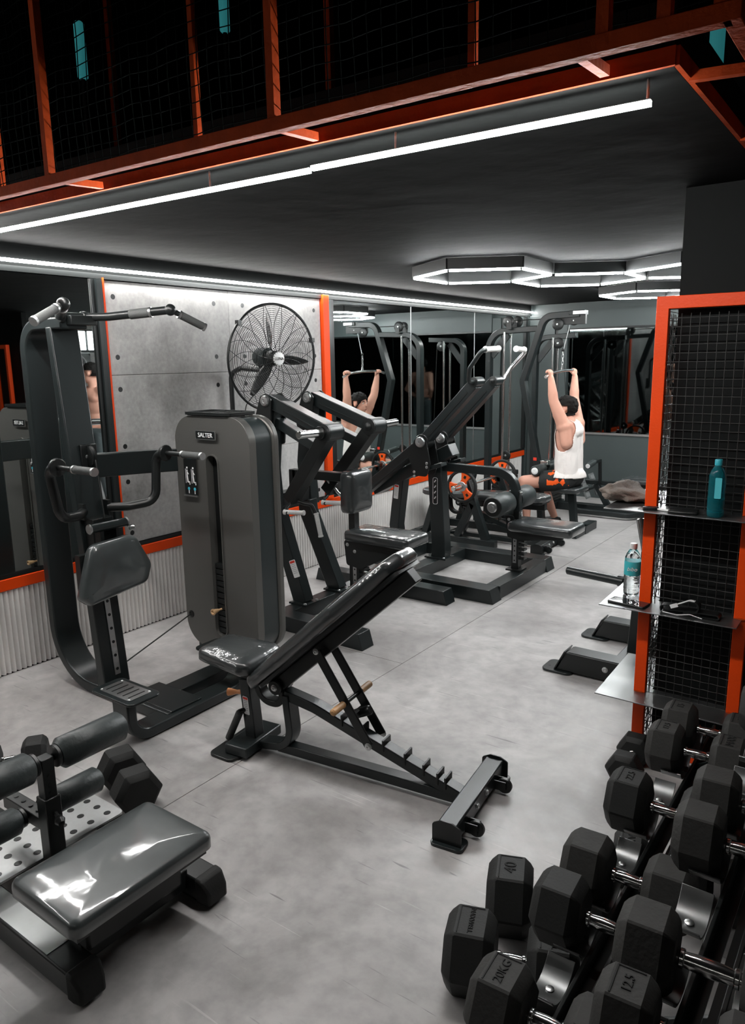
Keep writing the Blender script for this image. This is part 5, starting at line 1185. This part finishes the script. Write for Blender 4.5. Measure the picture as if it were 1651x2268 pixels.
def add_face(t, c, f, s=1.):
    c, f = V(c), V(f).normalized(); l = Z_.cross(f)
    for q in (-1, 1):
        e = t.add('eye', G().sphere(c+(f*.083+l*.030*q+Z_*.006)*s, .0095*s, 10, 6, (1, 1, .7)), CAPW); t.add('iris', G().sphere(c+(f*.0895+l*.030*q+Z_*.006)*s, .0045*s, 8, 5), BLACKP, e)
        t.add('eyebrow', G().tube([c+(f*.092+l*(.014*q)+Z_*.026)*s, c+(f*.094+l*(.030*q)+Z_*.032)*s, c+(f*.082+l*(.048*q)+Z_*.027)*s], .004*s, 6), HAIR)
    t.add('lips', G().sphere(c+(f*.098-Z_*.062)*s, .010*s, 12, 6, (.45, 1.9, .45) if abs(f.x) > .7 else (1.9, .45, .45)), mat('lip', (.42, .16, .13), .45))

def seated_man():
    yc = 6.95; t = Thing('person', 'seated person in white tank top and black shorts pulling the bar down', 'person', (-2.62, yc, .46))
    P_ = []
    hc = V((-2.715, yc, 1.205)); face = V((-1, -.08, 0))
    P_ += [('e', (-2.645, yc, .552), (.115, .160, .10)), ('c', (-2.655, yc-.065, .56), (-2.675, yc-.085, .97), .090, .092), ('c', (-2.655, yc+.065, .56), (-2.675, yc+.085, .97), .090, .092), ('c', (-2.655, yc, .56), (-2.675, yc, .98), .092, .098), ('e', (-2.655, yc, 1.0), (.095, .175, .085)),
           ('c', (-2.66, yc, 1.05), (-2.70, yc, 1.15), .062, .058)]
    P_ += head_parts(hc, face, .98)
    for s in (-1, 1):
        sh = V((-2.66, yc+.175*s, 1.055)); el = V((-2.735, yc+.262*s, 1.295)); wr = V((-2.752, yc+.302*s, 1.508)); kn = V((-2.752, yc+.306*s, 1.565))
        P_ += [('c', (-2.66, yc+.10*s, 1.03), sh, .075, .074), ('c', sh, el, .066, .047), ('c', sh.lerp(el, .45)+V((-.012, 0, 0)), sh.lerp(el, .6), .052, .050), ('c', el, el.lerp(wr, .35), .046, .046), ('c', el.lerp(wr, .3), wr, .046, .029),
               ('c', sh+V((.03, 0, -.16)), sh+V((.01, 0, -.02)), .055, .06)]
        P_ += hand_parts(wr, kn, (0, -s, 0), (-1, 0, -.15), s)
        hip = V((-2.655, yc+.095*s, .525)); kne = V((-3.045, yc+(.19 if s < 0 else .15)*s, .497)); an = V((-3.02 if s < 0 else -2.86, yc+.16*s, .10))
        P_ += [('c', hip, kne, .088, .060), ('c', hip.lerp(kne, .25), hip.lerp(kne, .6), .085, .074), ('c', kne, kne.lerp(an, .4), .058, .056), ('c', kne.lerp(an, .3)+V((.018, 0, 0)), an, .055, .036)]
        P_ += [('c', an+V((.03, 0, -.06)), an+V((-.15, 0, -.065)), .036, .030)]
    me = blob_mesh(P_, .0075, 7)
    def cleft(p): return abs(p.y-yc)
    def in_shirt(p):
        a = cleft(p)
        if p.z < .545 or p.z > 1.10: return False
        if p.z < .62 and p.x < -2.74: return False
        if p.z < .80: return a < .25 and p.x > -2.80
        lim = .172-.085*((p.z-.80)/.26)
        if p.z > 1.035 and a < .052 and p.x < -2.62: return False
        return a < lim and p.z < 1.105
    def off_shirt(p, n):
        k = max(0., min(1., (.82-p.z)/.25)); return .011+(.024 if n.x < .2 else .015)*k+.016*noise.noise(V((p.x*11, p.y*11, p.z*5+3)))*k+.005*noise.noise(V((p.x*26, p.y*26, p.z*12)))
    def in_short(p): return .40 < p.z < .62 and p.x > -2.875 and abs(p.y-yc) < .32
    sh = garment(me, in_shirt, off_shirt); so = garment(me, in_short, lambda p, n: .012+.012*max(0, min(1, (-2.70-p.x)/.15))+.003*noise.noise(p*14))
    pr = garment(me, lambda p: in_short(p) and p.y < yc-.12 and p.z > .49 and -2.80 < p.x < -2.60 and noise.noise(p*22) > -.05, lambda p, n: .0165+.012*max(0, min(1, (-2.70-p.x)/.15))+.003*noise.noise(p*14))
    hair = garment(me, lambda p: (p-hc).length < .16 and (p-hc).z > -.062+max(0, (hc.x-p.x))*1.35 and not ((p-hc).z < .03 and abs(p.y-yc) > .070), lambda p, n: .011+.012*noise.noise(p*55))
    sk = garment(me, lambda p: True, lambda p, n: 0.)
    b = t.addm('body', sk, SKIN)
    for nm, m_, mt, lab in (('tank_top', sh, SHIRT, 'loose white tank top'), ('shorts', so, SHORTS, 'black shorts'), ('shorts_print', pr, ORPLATE, 'orange print on the shorts'), ('hair', hair, HAIR, 'short black hair')):
        o = t.addm(nm, m_, mt, label=lab)
        if nm != 'shorts_print': sd = o.modifiers.new('solid', 'SOLIDIFY'); sd.thickness = .004; sd.offset = 1
    add_face(t, hc, face, .98)
    for s in (-1, 1):
        an = V((-3.02 if s < 0 else -2.86, yc+.16*s, .10))
        t.add('shoe', G().loft([[an+V((x, w*math.cos(a), max(-.098, -.06+h*math.sin(a)))) for a in [2*math.pi*k/16 for k in range(16)]] for x, w, h in ((.075, .02, .03), (.06, .042, .055), (0, .045, .07), (-.06, .048, .05), (-.13, .05, .04), (-.18, .04, .035), (-.20, .015, .02))]), BLACKP)
seated_man()
def standing_man():
    o = V((-.10, 5.22, 0)); t = Thing('person', 'shirtless standing person in grey trousers with a hair bun, seen in the mirror', 'person', o)
    f = V((-.10, -1, 0)).normalized(); l = Z_.cross(f); A = lambda a, b, z: o+f*a+l*b+Z_*z
    rot = (0, 0, math.atan2(f.y, f.x)); P_ = []
    E = lambda a, b, z, r: ('e', A(a, b, z), r, rot)
    hc = A(.02, 0, 1.60); face = (f*.45+l*.9).normalized()
    P_ += [E(0, 0, .94, (.115, .165, .12)), E(0, 0, 1.08, (.10, .145, .13)), E(0, 0, 1.22, (.11, .165, .14)), E(0, 0, 1.34, (.115, .19, .10)), E(.06, .075, 1.31, (.05, .075, .055)), E(.06, -.075, 1.31, (.05, .075, .055)), ('c', A(-.01, 0, 1.40), A(.0, 0, 1.52), .062, .056)]
    P_ += head_parts(hc, face, .98); P_ += [('e', hc-face*.125+Z_*.01, (.04, .04, .042))]
    for s in (-1, 1):
        sh = A(0, .19*s, 1.39); el = A(-.10, .30*s, 1.13); wr = A(.03, .19*s, .98)
        P_ += [('c', A(0, .11*s, 1.38), sh, .072, .070), ('c', sh, el, .064, .044), ('c', el, wr, .045, .030)] + hand_parts(wr, wr+(f*.5-l*s*.6-Z_*.4).normalized()*.06, Z_, -l*s, s)
        hp, kn, an = A(0, .095*s, .90), A(.03, .11*s, .49), A(-.01, .12*s, .09)
        P_ += [('c', hp, kn, .092, .062), ('c', kn, kn.lerp(an, .35), .060, .058), ('c', kn.lerp(an, .3), an, .057, .038), ('c', an+V((0, 0, -.045))-f*.03, an+f*.15+V((0, 0, -.055)), .036, .030)]
    me = blob_mesh(P_, .009, 7)
    tr = garment(me, lambda p: .10 < p.z < .975 and not (p.z > .93 and abs((p-o).dot(l)) > .175), lambda p, n: .014+.012*noise.noise(V((p.x*9, p.y*9, p.z*3))))
    hair = garment(me, lambda p: (p-hc).length < .20 and ((p-hc).z > -.03+max(0, (p-hc).dot(face))*1.2 or (p-hc).dot(face) < -.085) and not ((p-hc).z < .03 and abs((p-hc).dot(Z_.cross(face))) > .068), lambda p, n: .010+.005*noise.noise(p*60))
    t.addm('body', garment(me, lambda p: True, lambda p, n: 0.), SKIN); x = t.addm('trousers', tr, GREYCLOTH, label='loose grey trousers'); t.addm('hair', hair, HAIR, label='black hair tied in a bun')
    add_face(t, hc, face, .98)
    for s in (-1, 1):
        an = A(-.01, .12*s, .09)
        t.add('shoe', G().loft([[an-f*x+l*(w*math.cos(a))+Z_*max(-.088, -.05+h*math.sin(a)) for a in [2*math.pi*k/16 for k in range(16)]] for x, w, h in ((.075, .02, .03), (.06, .042, .055), (0, .045, .07), (-.06, .048, .05), (-.13, .05, .04), (-.18, .04, .035), (-.20, .015, .02))]), BLACKP)
standing_man()

# ------------------------------------------------------------------ far side of the room, seen only in the mirrors
def far_side():
    t = Thing('window_light_box', 'bright framed window light on the pale wall seen in the mirror', 'window light', (2.95, 7.1, 1.85))
    t.add('lit_pane', G().bx(2.93, 2.945, 6.65, 7.75, 1.93, 2.22), mat('lit_window', (1, 1, 1), .5, emit=3.0, ecol=(.9, 1., 1.)))
    t.add('pane_frame', G().bx(2.925, 2.96, 6.60, 7.80, 1.89, 1.93), STEELB); t.add('pane_frame', G().bx(2.925, 2.96, 6.60, 7.80, 2.22, 2.25), STEELB)
    for y in (6.62, 7.2, 7.78): t.add('pane_bar', G().bx(2.922, 2.96, y-.02, y+.02, 1.90, 2.24), STEELB)
    y = 6.9; t = Thing('ventilation_box', 'grey ventilation box with round grille below the lit window', 'fan', (2.95, y, 1.5))
    t.add('housing', G().bx(2.78, 2.958, y-.25, y+.25, 1.50, 1.88), SHELF, bev=.01); t.add('grille', G().ring((2.775, y, 1.69), X_, .16, .012, 32, 6), SILVER); t.add('grille', G().ring((2.775, y, 1.69), X_, .08, .008, 28, 6), SILVER)
    t = Thing('locker_frame', 'second orange frame standing by the dark wall, seen in the mirror', 'frame', (1.35, 4.95, 0))
    for x in (1.22, 1.48): t.add('frame_post', G().beam((x, 4.95, 0), (x, 4.95, 1.95), .04, .045, X_), ORANGE)
    t.add('frame_rail', G().beam((1.1975, 4.95, 1.93), (1.5025, 4.95, 1.93), .04, .045, Y_), ORANGE); t.add('frame_rail', G().beam((1.24, 4.95, .04), (1.46, 4.95, .04), .04, .045, Y_), ORANGE)
    t.add('back_panel', G().bx(1.24, 1.46, 4.955, 4.965, .06, 1.91), WALLD)
    struct('wall_partition', G().bx(.9, 3.0, 5.0, 5.06, 0, ZC), WALLD)
far_side()
